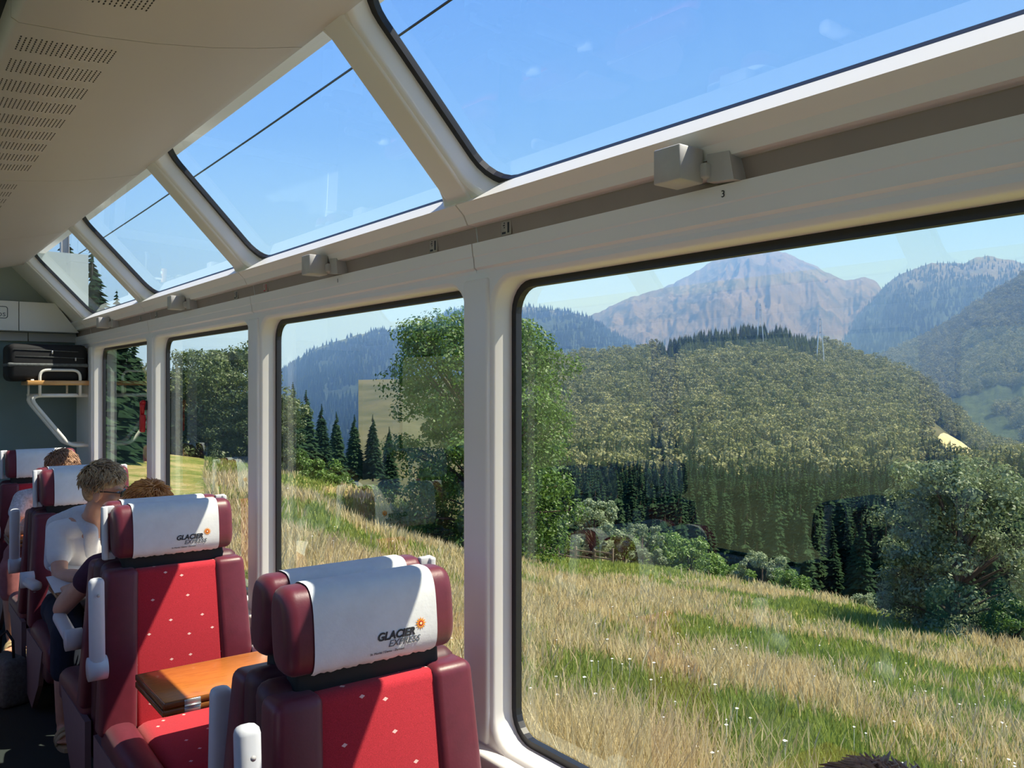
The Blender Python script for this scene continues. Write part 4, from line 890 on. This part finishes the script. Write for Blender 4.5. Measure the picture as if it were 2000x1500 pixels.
def crown_clusters(h, w, seed, base=0.25, n=70, shape='round'):
    """leaf clusters gathered into rounded boughs"""
    g = random.Random(seed); out = []; nb = max(16, n // 5); boughs = []
    for k in range(nb):
        q = (k + g.random()) / nb; z = h * (base + (1 - base) * q)
        e = {'round': math.sqrt(max(0.04, 1 - (2 * (q - 0.42) / 1.16) ** 2)), 'tall': math.sqrt(max(0.05, 1 - (2 * q - 0.85) ** 2 / 1.4)) * 0.9, 'bush': math.sqrt(max(0.1, 1 - q ** 2))}[shape]
        a = k * 2.4 + g.uniform(-0.5, 0.5); r = w * 0.5 * e * math.sqrt(g.uniform(0.25, 0.85)); R = w * g.uniform(0.14, 0.21); boughs.append((r * math.cos(a), r * math.sin(a), min(z, h - R * 0.8), R))
    for k in range(n):
        x, y, z, R = boughs[k % nb]; d = Vector((g.gauss(0, 1), g.gauss(0, 1), g.gauss(0.25, 1))).normalized() * R * g.uniform(0.55, 1.0); out.append((x + d.x, y + d.y, max(0.02 * h, z + d.z * 0.8), R * g.uniform(0.38, 0.60)))
    return out
def make_tree(name, h, w, seed, mat, shape='round', n=80, per=130, leaf=0.16, base=0.22):
    t = empty(name); cl = crown_clusters(h, w, seed, base, n, shape)
    V, lo, st = leaf_cloud(cl, per, leaf, seed); f = link('foliage', mesh_np('foliage', V, lo, st), mat, t); f['kind'] = 'stuff'
    g = random.Random(seed + 5); m = MB(); r = 0.022 * h + 0.02 * w
    m.tube([(0, 0, -0.4), (0.02 * w, 0, h * base * 0.6), (0.0, 0.02 * w, h * 0.45), (0.01 * w, 0, h * 0.85)], [r * 1.2, r, r * 0.6, r * 0.12], 8); m.build('trunk', bark, t)
    m = MB()
    for c in cl[::3]:
        z0 = max(h * base * 0.5, c[2] * 0.55); m.tube([(0, 0, z0), (c[0] * 0.5, c[1] * 0.5, (z0 + c[2]) / 2 + 0.02 * h), (c[0], c[1], c[2])], [r * 0.24, r * 0.14, r * 0.04], 5)
    m.build('branches', bark, t); return t
def conifer_mesh(name, h, w, seed, levels=22, br=9, mats=None, base=0.08):
    g = random.Random(seed); V = []; F = []; mi = []
    n = 6
    for z, r in ((-0.5, h * 0.018), (h * 0.95, h * 0.003)):
        for k in range(n): V.append((r * math.cos(2 * PI * k / n), r * math.sin(2 * PI * k / n), z))
    for k in range(n): F.append((k, (k + 1) % n, n + (k + 1) % n, n + k)); mi.append(1)
    for i in range(levels):
        q = i / (levels - 1); z = h * (base + (1 - base) * q ** 0.92); R = w * 0.5 * (1 - q) ** 0.85 + 0.02 * w
        for k in range(br if q < 0.8 else 6):
            a = 2 * PI * (k + g.random() * 0.7) / br + i * 0.7; L = R * g.uniform(0.7, 1.12); dz = -L * g.uniform(0.25, 0.55); c, s = math.cos(a), math.sin(a); ww = L * g.uniform(0.20, 0.30) + 0.02 * w
            b = len(V); lift = 0.06 * h / levels * 6
            V += [(0.04 * L * c, 0.04 * L * s, z + lift), (L * .55 * c - ww * s, L * .55 * s + ww * c, z + dz * .55 - ww * 0.35), (L * c, L * s, z + dz), (L * .55 * c + ww * s, L * .55 * s - ww * c, z + dz * .55 - ww * 0.35), (L * .5 * c, L * .5 * s, z + dz * .35 + lift * 0.5)]
            F += [(b, b + 1, b + 4), (b + 1, b + 2, b + 4), (b + 2, b + 3, b + 4), (b + 3, b, b + 4)]; mi += [0] * 4
    b = len(V); V += [(0.02 * w, 0, h * .93), (-0.01 * w, 0.017 * w, h * .93), (-0.01 * w, -0.017 * w, h * .93), (0, 0, h * 1.02)]; F += [(b, b + 1, b + 3), (b + 1, b + 2, b + 3), (b + 2, b, b + 3)]; mi += [0] * 3
    me = bpy.data.meshes.new(name); me.from_pydata(V, [], F); me.polygons.foreach_set('material_index', np.array(mi, dtype=np.int32)); me.update()
    for m_ in mats: me.materials.append(m_)
    return me
def blob_tree_mesh(name, h, w, seed, mats, n=20, per=26, leaf=0.45):
    cl = crown_clusters(h, w, seed, 0.2, n, 'tall'); cl = [(a, b, c, r * 1.9) for a, b, c, r in cl]
    V, lo, st = leaf_cloud(cl, per, leaf, seed, 0.5); mi = [0] * len(st)
    k = len(V); R = 0.03 * w; T = []
    for z, r in ((-0.6, R), (h * 0.7, R * 0.3)):
        for i in range(5): T.append((r * math.cos(2 * PI * i / 5), r * math.sin(2 * PI * i / 5), z))
    lo2 = []
    for i in range(5): lo2 += [k + i, k + (i + 1) % 5, k + 5 + (i + 1) % 5, k + 5 + i]
    st2 = len(lo) + 4 * np.arange(5)
    me = mesh_np(name, np.concatenate([V, np.array(T)]), np.concatenate([lo, np.array(lo2)]), np.concatenate([st, st2]), mi + [1] * 5)
    for m_ in mats: me.materials.append(m_)
    return me
def plant(t, px, row, dep, label, cat='tree', group=None, s=1.0, rz=None, zoff=0.0, onz=None):
    a, b, c = ray(px, row); x, y = a * dep, b * dep; z = float(ground_z(x, y)) if onz is None else onz
    t.location = (x, y, z + zoff); t.rotation_euler = (0, 0, random.uniform(0, 6.28) if rz is None else rz); t.scale = (s, s, s); return tag(t, label, cat, group)
# the big lime beside the near pillar: crown from row 640 to 1080
G_EDGE = 'trees along the meadow edge'
T = make_tree('lime_tree', 14.6, 12.0, 11, leaf_a, 'tall', 300, 210, 0.115, 0.0); plant(T, 940, 1050, 50, 'large bright green leafy tree behind the wide near window pillar', group=G_EDGE)
T2 = make_tree('maple_tree', 10.2, 10.6, 23, leaf_b, 'round', 220, 200, 0.125, 0.06)
plant(T2, 428, 890, 64, 'broad dark leafy tree filling the third side window', group=G_EDGE)
plant(copy_tree(T2), 355, 890, 70, 'lower leafy tree left of the broad tree in the third side window', group=G_EDGE, s=0.72)
plant(copy_tree(T2), 500, 900, 62, 'leafy tree just behind the pillar right of the broad dark tree', group=G_EDGE, s=0.62)
T3 = make_tree('ash_tree', 7.6, 6.6, 31, leaf_c, 'tall', 200, 170, 0.085, 0.04); plant(T3, 1868, 1240, 33, 'pale silvery green tree standing at the right beyond the meadow crest', group=G_EDGE, zoff=-0.6)
T4 = make_tree('field_maple', 5.6, 4.6, 37, leaf_c, 'round', 90, 150, 0.10, 0.08)
plant(T4, 1160, 1085, 66, 'roundish pale green tree right of the big tree at the fence', group=G_EDGE, zoff=-0.5)
T5 = make_tree('hazel_tree', 4.2, 4.6, 41, leaf_a, 'bush', 90, 150, 0.095, 0.02)
edge = [(1215, 1085, 68, 1.05, 'green shrub tree beside the roundish pale tree at the fence'), (1290, 1090, 66, 1.25, 'taller olive tree in the middle of the meadow-edge hedge'), (1345, 1100, 63, 1.2, 'tree with narrow crown next to the tallest hedge tree'), (1255, 1095, 62, 0.7, 'low bright bush in front of the olive hedge tree'),
        (1390, 1115, 60, 0.85, 'bush on the meadow edge left of the reflected bar'), (1440, 1130, 57, 0.8, 'bush on the meadow edge above the white glare patch'), (1490, 1140, 54, 0.75, 'bush on the meadow edge right of the white glare patch'), (1545, 1150, 51, 0.7, 'last bush of the hedge before the dark spruces'),
        (1620, 1160, 48, 0.45, 'tiny bush on the meadow edge below the dark spruces'), (1690, 1180, 45, 0.45, 'small bush at the foot of the silvery tree, left side'), (1985, 1290, 30, 0.55, 'low bush right of the silvery tree at the picture edge')]
for i, (px, row, dep, s, lb) in enumerate(edge):
    o = T5 if i == 0 else copy_tree(T5 if i % 3 else T4); plant(o, px, row, dep, lb, 'tree' if s > 0.9 else 'bush', 'bushes along the meadow edge', s, zoff=-0.25)
for i, (px, row, dep, s, lb) in enumerate([(560, 940, 64, 1.0, 'bush next to the pillar at the left end of the second window'), (610, 945, 66, 1.15, 'green bush behind the slope, left part of the second window'), (660, 950, 66, 1.1, 'green bush behind the reflected sitter in the second window'), (705, 960, 64, 0.95, 'bush at the foot of the dark spruces in the second window'), (750, 975, 62, 0.85, 'bush left of the big tree foot in the second window'), (560, 900, 74, 1.5, 'tall leafy tree at the left edge of the second window'), (300, 880, 66, 1.3, 'bushy tree in the farthest side window'), (240, 870, 68, 1.5, 'leafy tree under the dark spruce in the farthest window'), (215, 865, 60, 1.1, 'bush at the left edge of the farthest side window')]):
    plant(copy_tree(T5), px, row, dep, lb, 'tree' if s > 1.2 else 'bush', 'bushes behind the slope', s, zoff=-0.2)
# spruces in the second window and near the track
sp_me = [conifer_mesh('spruce', 11.0, 4.6, 51 + i, 46, 15, [needle, bark]) for i in range(3)]
def spruce(px, row, dep, s, lb, i, onz=None, group='dark spruces'):
    o = bpy.data.objects.new('spruce_tree', sp_me[i % 3]); COL.objects.link(o); return plant(o, px, row, dep, lb, 'tree', group, s, onz=onz, zoff=-0.3)
for i, (px, rt, rb, dep, lb) in enumerate([(572, 742, 930, 92, 'dark spruce next to the left edge of the second window'), (598, 758, 930, 100, 'second dark spruce from the left edge of the second window'), (628, 785, 930, 104, 'third dark spruce from the left edge of the second window'), (657, 800, 930, 108, 'spruce left of the middle in the second window row'), (692, 806, 930, 112, 'slim pointed spruce in the middle of the second window'), (728, 806, 930, 112, 'slim pointed spruce nearest the big tree in the second window'), (545, 770, 930, 96, 'spruce half hidden by the leafy tree at the second window edge'), (760, 830, 960, 118, 'small spruce partly behind the big green tree')]):
    zb = at(px, rb, dep)[2]; zt = at(px, rt, dep)[2]; spruce(px, rb, dep, (zt - zb) / 11.0, lb, i, onz=zb)
for i, (px, rt, dep, lb) in enumerate([(228, 560, 46, 'tall dark spruce cut off by the top of the farthest side window'), (262, 640, 52, 'dark spruce at the right of the farthest side window'), (180, 470, 40, 'tallest conifer seen through the farthest roof window'), (130, 430, 36, 'conifer at the left of the farthest roof window'), (338, 705, 60, 'slim conifer at the left edge of the third side window')]):
    a, b, c = ray(px, 755); zb = float(ground_z(a * dep, b * dep)); spruce(px, 800, dep, (at(px, rt, dep)[2] - zb) / 11.0, lb, i, group='conifers by the track')
# --- forest hill across the valley
HC_ = [(700, 742), (900, 738), (1000, 728), (1060, 715), (1150, 706), (1220, 704), (1280, 692), (1340, 672), (1400, 661), (1440, 652), (1490, 648), (1540, 660), (1600, 680), (1660, 702), (1720, 722), (1800, 752), (1850, 800), (1900, 850), (1950, 880), (2100, 930), (2400, 980)]
PRt = [70, 110, 160, 250, 380, 520, 700]; PRv = [-0.34, -0.215, -0.165, -0.105, 0.0, 0.55, 1.0]
def hill_z(px, t):
    row = np.interp(px, [p[0] for p in HC_], [p[1] for p in HC_]); vc = (HROW - row) / FPX
    f = np.interp(t, PRt, [0, 0, 0, 0, 0.42, 0.75, 1.0]); base = np.interp(t, PRt, [-0.34, -0.235, -0.185, -0.13, -0.10, -0.06, 0.0])
    lowf = np.interp(t, PRt, [-0.34, -0.235, -0.185, -0.13, -0.075, -0.03, 0.0])
    v = np.where(t <= 250, base, (1 - f) * (-0.13) + f * vc)
    z = CZ + v * t
    back = np.maximum(0, t - 700); z = np.where(t > 700, CZ + vc * 700 - back * 0.42, z)
    return z
def polar(px, t): u = (px - 1000) / FPX; return (FW[0] + u * RT[0]) * t, (FW[1] + u * RT[1]) * t
pxs = np.linspace(700, 2400, 150); ts = np.concatenate([np.linspace(70, 700, 90), np.linspace(715, 1100, 20)])
A, B = np.meshgrid(pxs, ts, indexing='ij'); X, Y = polar(A, B); Z = hill_z(A, B) + (fbm(X * 0.02, Y * 0.02, 4, 7) - 0.5) * 12 * np.clip((B - 120) / 200, 0, 1) * np.clip((700 - B) / 120, 0.0, 1)
V, q = grid_mesh(X, Y, Z); hl = link('forest_hill', mesh_np('forest_hill', V, q.ravel(), np.arange(len(q)) * 4, smooth=True), hill_m); tag(hl, 'wooded hill across the valley below the mountains', 'hill', None, 'structure')
def hill_pt(px, t):
    x, y = polar(px, t); z = hill_z(px, t) + (fbm(np.asarray(x) * 0.02, np.asarray(y) * 0.02, 4, 7) - 0.5) * 12 * np.clip((t - 120) / 200, 0, 1) * np.clip((700 - t) / 120, 0.0, 1)
    return x, y, z
con_me = [conifer_mesh('hill_conifer', 12.0, 6.2, 71 + i, 20, 11, [canopy_n, bark]) for i in range(2)]
dk_me = conifer_mesh('hill_spruce', 15.0, 5.6, 75, 36, 13, [needle, bark])
bl_me = [blob_tree_mesh('hill_tree', 10.0, 8.0, 81 + i, [canopy, bark]) for i in range(2)]
def stuff_instances(name, me, P, S, label):
    mo = bpy.data.meshes.new(name); mo.from_pydata([tuple(p) for p in P], [], []); at_ = mo.attributes.new('scl', 'FLOAT', 'POINT'); at_.data.foreach_set('value', np.asarray(S, dtype=np.float32)); ar = mo.attributes.new('rz', 'FLOAT_VECTOR', 'POINT')
    ar.data.foreach_set('vector', np.stack([np.zeros(len(P)), np.zeros(len(P)), RNG.uniform(0, 6.28, len(P))], -1).astype(np.float32).ravel())
    o = bpy.data.objects.new(name, mo); COL.objects.link(o)
    g = bpy.data.node_groups.new(name, 'GeometryNodeTree'); g.interface.new_socket('Geometry', in_out='INPUT', socket_type='NodeSocketGeometry'); g.interface.new_socket('Geometry', in_out='OUTPUT', socket_type='NodeSocketGeometry')
    gi = g.nodes.new('NodeGroupInput'); go = g.nodes.new('NodeGroupOutput'); ip = g.nodes.new('GeometryNodeInstanceOnPoints'); oi = g.nodes.new('GeometryNodeObjectInfo'); oi.inputs['Object'].default_value = me; oi.transform_space = 'ORIGINAL'; oi.inputs['As Instance'].default_value = True
    na = g.nodes.new('GeometryNodeInputNamedAttribute'); na.data_type = 'FLOAT'; na.inputs[0].default_value = 'scl'; nr = g.nodes.new('GeometryNodeInputNamedAttribute'); nr.data_type = 'FLOAT_VECTOR'; nr.inputs[0].default_value = 'rz'
    g.links.new(gi.outputs[0], ip.inputs['Points']); g.links.new(oi.outputs['Geometry'], ip.inputs['Instance']); g.links.new(na.outputs['Attribute'], ip.inputs['Scale']); g.links.new(nr.outputs['Attribute'], ip.inputs['Rotation']); g.links.new(ip.outputs[0], go.inputs[0])
    md = o.modifiers.new('spread', 'NODES'); md.node_group = g
    return tag(o, label, 'forest', kind='stuff')
def sow(n, p0, p1, t0, t1, cond=None):
    px = RNG.uniform(p0, p1, n); t = np.sqrt(RNG.uniform(t0 ** 2, t1 ** 2, n))
    if cond is not None: k = cond(px, t); px, t = px[k], t[k]
    x, y, z = hill_pt(px, t); return np.stack([x, y, z - 0.4], -1), t
def forest(name, meshes, P, t, smin, smax, lb_ind, lb_stuff, grp, nind=300):
    S = RNG.uniform(smin, smax, len(P)); order = np.argsort(t / S); ind = order[:nind]; rest = order[nind:]; first = None
    for j, i in enumerate(ind):
        o = bpy.data.objects.new(name, meshes[j % len(meshes)]); COL.objects.link(o); o.location = P[i]; o.rotation_euler = (0, 0, random.uniform(0, 6.28)); s = float(S[i]); o.scale = (s, s, s * random.uniform(0.9, 1.15)); tag(o, lb_ind, 'tree', grp); first = first or o
    if len(rest): stuff_instances(name + '_forest', first, P[rest], S[rest], lb_stuff)
# dark spruces on the lower slope, pines and broadleaved trees above
P, t = sow(2600, 950, 2100, 82, 300); forest('hill_spruce', [dk_me], P, t, 0.55, 1.0, 'dark spruce on the lower slope behind the meadow edge', 'dark spruce forest on the lower slope beyond the nearest spruces', 'dark spruces on the lower slope')
P, t = sow(6500, 980, 2100, 260, 700, lambda px, t: (RNG.uniform(0, 1, len(px)) < np.where((px > 1280) & (px < 1600) & (t > 560), 1.0, 0.42)) & ~((np.abs(px - 1885) < 75) & (t > 290) & (t < 520))); forest('hill_pine', con_me, P, t, 0.55, 1.0, 'pine among the nearer trees of the wooded hill', 'pine forest covering the wooded hill up to its crest', 'pines on the wooded hill')
P, t = sow(5200, 980, 2100, 230, 700, lambda px, t: ~((px > 1280) & (px < 1600) & (t > 600)) & ~((np.abs(px - 1885) < 75) & (t > 290) & (t < 520))); forest('hill_broadleaf', bl_me, P, t, 0.75, 1.4, 'olive green broadleaved tree on the near part of the wooded hill', 'olive broadleaved forest covering the wooded hill', 'broadleaved trees on the wooded hill')
# --- mountains
def rock_mat(name, forest_c, rock_c, rock_c2, line, blend, fscale, snow=None, pasture=None):
    m, t, b = nodes_of(name); c = N(t, 'ShaderNodeTexCoord'); sp = N(t, 'ShaderNodeSeparateXYZ'); t.links.new(c.outputs['Object'], sp.inputs[0])
    nf = noise(t, fscale, 8, 0.75); fcol = ramp(t, nf, [(0.35, tuple(0.6 * x for x in forest_c)), (0.65, tuple(1.5 * x for x in forest_c))])
    nr = noise(t, fscale * 0.25, 10, 0.7); rcol = ramp(t, nr, [(0.35, rock_c2), (0.5, rock_c), (0.68, tuple(min(1, 1.55 * x) for x in rock_c))])
    n2 = noise(t, fscale * 0.09, 6, 0.6); ma = N(t, 'ShaderNodeMath', operation='MULTIPLY_ADD'); t.links.new(n2, ma.inputs[0]); ma.inputs[1].default_value = blend * 3.2; t.links.new(sp.outputs[2], ma.inputs[2])
    mr = N(t, 'ShaderNodeMapRange'); t.links.new(ma.outputs[0], mr.inputs[0]); mr.inputs[1].default_value = line + blend; mr.inputs[2].default_value = line + blend * 2.2
    mx = N(t, 'ShaderNodeMix', data_type='RGBA'); t.links.new(mr.outputs[0], mx.inputs[0]); t.links.new(fcol, mx.inputs[6]); t.links.new(rcol, mx.inputs[7]); out = mx.outputs[2]
    if pasture:
        n3 = noise(t, fscale * 0.045, 5, 0.55); pr = ramp(t, n3, [(0.60, (0, 0, 0)), (0.64, (1, 1, 1))]); m3 = N(t, 'ShaderNodeMix', data_type='RGBA'); t.links.new(pr, m3.inputs[0]); t.links.new(out, m3.inputs[6]); m3.inputs[7].default_value = (*pasture, 1); out = m3.outputs[2]
    t.links.new(out, b.inputs['Base Color']); b.inputs['Roughness'].default_value = 0.95; b.inputs['Specular IOR Level'].default_value = 0.05
    bump(t, b, nf, 0.8, 14.0); return m
MTN = {}
def mountain(name, crest, D, depth, foot_row, mat, label, rough=0.10, seed=1, fr=6.0, p_pad=600, ncol=260, nrow=110, gull=1.0, drop=0.9, jit=8.0):
    cx = [c[0] for c in crest]; cy = [c[1] for c in crest]; p0, p1 = cx[0] - p_pad * 0.0, cx[-1]
    px = np.linspace(cx[0], cx[-1], ncol); zc = np.array([at(p, interp(p, cx, cy), D)[2] for p in px]); zc = zc + D / FPX * jit * (fbm(px / 14.0, px * 0 + seed, 4, seed + 3) - 0.5); zf = np.array([at(p, foot_row, D - depth)[2] for p in px])
    s = np.concatenate([np.linspace(-1, 0, nrow), np.linspace(0, 0.35, 24)[1:]])      # -1 foot, 0 crest, >0 back slope
    A, S = np.meshgrid(px, s, indexing='ij'); T = D + S * depth; X, Y = polar(A, T)
    H = (zc - zf)[:, None]; prof = np.where(S <= 0, np.clip(1 + S, 0, 1) ** 1.15, 1 - drop * S * 2.2); Z = zf[:, None] + H * prof
    arc = (A - px.mean()) / 100.0; env = np.where(S <= 0, np.sin(PI * np.clip(-S, 0, 1) ** 0.7) , np.clip(S * 4, 0, 1))
    g = ridge(arc * fr / 6.0, S * 2.2 + arc * 0.15, 5, seed) - 0.55
    Z = Z + H * rough * 2.2 * gull * g * env + H * 0.02 * (fbm(arc * 9, S * 30, 4, seed + 9) - 0.5) * np.clip(np.abs(S) * 12, 0.5, 1)
    V, q = grid_mesh(X, Y, Z); o = link(name, mesh_np(name, V, q.ravel(), np.arange(len(q)) * 4, smooth=True), mat); MTN[name] = (X, Y, Z, nrow); return tag(o, label, 'mountain', None, None)
peak_m = rock_mat('alpine rock and scree', (0.035, 0.055, 0.028), (0.125, 0.10, 0.078), (0.038, 0.042, 0.032), 60, 120, 0.016)
blue_m = rock_mat('forested mountain flank', (0.032, 0.050, 0.028), (0.16, 0.15, 0.10), (0.07, 0.085, 0.05), 330, 90, 0.022, pasture=(0.16, 0.19, 0.07))
right_m = rock_mat('dark forested ridge', (0.032, 0.050, 0.028), (0.13, 0.12, 0.09), (0.06, 0.07, 0.045), 420, 100, 0.022)
slope_m = rock_mat('green wooded flank', (0.055, 0.080, 0.032), (0.16, 0.17, 0.08), (0.10, 0.12, 0.05), 260, 80, 0.05, pasture=(0.30, 0.30, 0.13))
mountain('rocky_peak', [(900, 700), (1000, 660), (1100, 632), (1150, 618), (1200, 596), (1230, 580), (1262, 572), (1300, 560), (1330, 545), (1365, 526), (1400, 506), (1430, 490), (1450, 482), (1468, 480), (1490, 492), (1508, 486), (1535, 494), (1560, 506), (1600, 524), (1640, 545), (1665, 548), (1690, 541), (1712, 553), (1740, 585), (1800, 620), (1900, 660), (2050, 700)], 5200, 2900, 790, peak_m, 'grey rocky mountain peak rising above the wooded hill', 0.105, 5, 7.0, gull=1.3, jit=6.0, ncol=520, nrow=200)
mountain('forested_mountain', [(250, 800), (400, 770), (480, 748), (540, 727), (600, 691), (650, 668), (700, 655), (722, 647), (745, 645), (775, 646), (800, 639), (835, 628), (870, 613), (910, 600), (960, 592), (1010, 598), (1060, 603), (1130, 612), (1170, 632), (1230, 668), (1290, 698), (1400, 740)], 3400, 2500, 990, blue_m, 'blue-shaded forested mountain flank behind the second window', 0.05, 13, 7.0)
mountain('dark_ridge', [(1500, 760), (1600, 690), (1650, 640), (1700, 592), (1725, 560), (1760, 534), (1800, 520), (1840, 512), (1880, 514), (1905, 503), (1930, 498), (1960, 506), (2000, 514), (2080, 520), (2200, 500), (2400, 470)], 4000, 2200, 800, right_m, 'dark wooded mountain ridge right of the rocky peak', 0.07, 21, 8.0)
mountain('wooded_slope', [(1620, 770), (1680, 722), (1740, 690), (1800, 664), (1850, 638), (1900, 602), (1950, 570), (2000, 538), (2100, 480), (2250, 420), (2400, 380)], 1900, 1150, 960, slope_m, 'green wooded slope at the right edge below the dark ridge', 0.045, 31, 9.0)
mountain('valley_side', [(-900, 420), (-500, 520), (-200, 640), (50, 700), (180, 690), (260, 720), (330, 760), (420, 800), (520, 830)], 600, 420, 880, slope_m, 'wooded hillside ahead of the train at far left', 0.05, 43, 9.0, ncol=120, nrow=60)
gx, gy = np.meshgrid(np.linspace(60, 7000, 40), np.linspace(-3500, 7500, 60), indexing='ij'); V, q = grid_mesh(gx, gy, gx * 0 - 165.0)
vf = link('valley_floor', mesh_np('valley_floor', V, q.ravel(), np.arange(len(q)) * 4, smooth=True), hill_m); tag(vf, 'wooded valley floor below the mountains', 'ground', None, 'structure')
def clothe(name, proto, n, s0, s1, label, zmax):
    X, Y, Z, nr = MTN[name]; i = RNG.integers(0, X.shape[0] - 1, n); j = RNG.integers(0, nr - 1, n); a = RNG.uniform(0, 1, n); b = RNG.uniform(0, 1, n)
    f = lambda G: (G[i, j] * (1 - a) + G[i + 1, j] * a) * (1 - b) + (G[i, j + 1] * (1 - a) + G[i + 1, j + 1] * a) * b
    P = np.stack([f(X), f(Y), f(Z) - 0.5], -1); k = P[:, 2] + RNG.uniform(-80, 80, n) < zmax; P = P[k]; k2 = fbm(P[:, 0] * 0.006, P[:, 1] * 0.006, 3, 77) < 0.68; P = P[k2]
    stuff_instances(name + '_trees', bpy.data.objects[proto], P, RNG.uniform(s0, s1, len(P)), label)
clothe('forested_mountain', 'hill_spruce', 16000, 0.9, 1.7, 'spruce forest clothing the blue-shaded mountain flank', 330)
clothe('dark_ridge', 'hill_spruce', 9000, 1.0, 1.8, 'spruce forest clothing the dark ridge at the right', 520)
clothe('wooded_slope', 'hill_broadleaf', 16000, 0.9, 1.7, 'mixed forest clothing the slope at the right edge', 900)
clothe('rocky_peak', 'hill_spruce', 9000, 1.1, 1.9, 'spruce forest around the foot of the rocky peak', 120)
clothe('valley_side', 'hill_broadleaf', 1500, 0.6, 1.2, 'forest on the hillside ahead of the train', 900)
# pale hay field on the hill
fa, fb = np.meshgrid(np.linspace(0, 2 * PI, 40), np.linspace(0, 1, 8), indexing='ij'); fp = 1887 + 52 * fb * np.cos(fa) * (1 + 0.15 * np.sin(3 * fa)); ft = 425 + 80 * fb * np.sin(fa); X, Y, Z = hill_pt(fp, ft); V, q = grid_mesh(X, Y, Z + 1.2)
hay = link('hay_field', mesh_np('hay_field', V, q.ravel(), np.arange(len(q)) * 4, smooth=True), noise_ground('mown hay', [(0.35, (0.42, 0.36, 0.16)), (0.65, (0.60, 0.50, 0.28))], 0.05, 5)); tag(hay, 'pale mown hay field in a clearing of the wooded hill', 'field', None, 'structure')
# lattice pylons on the hill crest
def pylon(px, rt, dep, label):
    x, y, z = hill_pt(np.array([px]), np.array([dep])); x, y, z = float(x[0]), float(y[0]), float(z[0]); zt = at(px, rt, dep)[2]; h = max(20.0, zt - z)
    o = empty('lattice_pylon', (x, y, z), YAW, label=label, cat='pylon', group='power line pylons'); m = MB(); r0, r1 = h * 0.075, h * 0.012
    for sx_, sy_ in ((1, 1), (1, -1), (-1, 1), (-1, -1)): m.bar((sx_ * r0, sy_ * r0, -1), (sx_ * r1, sy_ * r1, h), 0.35, 0.35)
    for i in range(7):
        a = i / 7; b = (i + 1) / 7; ra = r0 + (r1 - r0) * a; rb = r0 + (r1 - r0) * b
        for s in (-1, 1): m.bar((-ra, s * ra, h * a), (rb, s * rb, h * b), 0.2, 0.2); m.bar((ra, s * ra, h * a), (-rb, s * rb, h * b), 0.2, 0.2)
    m.build('mast', alu, o); 
    for q, L in ((0.72, 0.14), (0.84, 0.11), (0.95, 0.08)):
        m = MB(); m.bar((-h * L, 0, h * q), (h * L, 0, h * q), 0.3, 0.5); m.build('cross_arm', alu, o)
pylon(1485, 592, 640, 'lattice pylon standing on the hill crest below the peak'); pylon(1602, 618, 600, 'lattice pylon on the hill right of the crest')
# fence at the foot of the big tree
fw_ = plain('weathered fence wood', (0.20, 0.16, 0.11), 0.9, 0.3, 10, bmp=0.4)
fn = empty('pasture_fence', (0, 0, 0), label='weathered wooden pasture fence at the foot of the big tree', cat='fence')
pp = []
for i, px in enumerate((1035, 1062, 1090, 1124, 1160, 1196)):
    dep = 60 - 0.4 * i; a, b, c = ray(px, 755); x, y = a * dep, b * dep; z = float(ground_z(x, y)); pp.append(Vector((x, y, z)))
    m = MB(); m.bar((x, y, z - 0.3), (x + 0.05, y, z + 1.0 + 0.1 * (i % 2)), 0.13, 0.13, 0.03); m.build('post', fw_, fn)
for a, b in zip(pp[:-1], pp[1:]):
    for hh in (0.45, 0.85): m = MB(); m.bar(a + Vector((0, 0, hh)), b + Vector((0, 0, hh - 0.12)), 0.07, 0.10); m.build('rail', fw_, fn)
# catenary mast and feeder wire beside the track
mast = empty('catenary_mast', (3.75, 22.5, float(ground_z(3.75, 22.5))), label='grey catenary mast seen through the farthest roof window', cat='mast')
m = MB(); m.box(-0.09, 0.09, -0.012, 0.012, -0.3, 7.6); m.box(-0.09, -0.075, -0.09, 0.09, -0.3, 7.6); m.box(0.075, 0.09, -0.09, 0.09, -0.3, 7.6); m.build('post', greyp, mast)
m = MB(); m.bar((0, 0, 6.9), (-3.2, 0, 7.1), 0.07, 0.07); m.bar((0, 0, 6.0), (-2.2, 0, 7.0), 0.05, 0.05); m.build('bracket_arm', greyp, mast)
m = MB(); P = [(3.72, y, 4.62 + 0.30 * ((y % 50 - 25) / 25) ** 2) for y in range(-40, 91, 5)]; m.tube(P, 0.011, 6); wr_ = m.build('feeder_cable', rubber); tag(wr_, 'thin dark overhead cable crossing the roof windows', 'cable')
# --- valley haze: real scattering air beyond the near meadow
hz = bpy.data.materials.new('valley air'); hz.use_nodes = True; t_ = hz.node_tree; t_.nodes.clear(); oo = N(t_, 'ShaderNodeOutputMaterial'); vs = N(t_, 'ShaderNodeVolumeScatter'); vs.inputs['Color'].default_value = (0.25, 0.48, 1.0, 1); vs.inputs['Density'].default_value = 0.00029; vs.inputs['Anisotropy'].default_value = 0.0; t_.links.new(vs.outputs[0], oo.inputs['Volume'])
m = MB(); m.prism([(130, -3000), (6200, -3000), (6200, 6500), (130, 6500)], lambda u, v, d: (u, v, d), -420, 1150); hb2 = m.build('valley_haze', hz); tag(hb2, 'thin blue summer haze filling the valley', 'haze', kind='stuff')
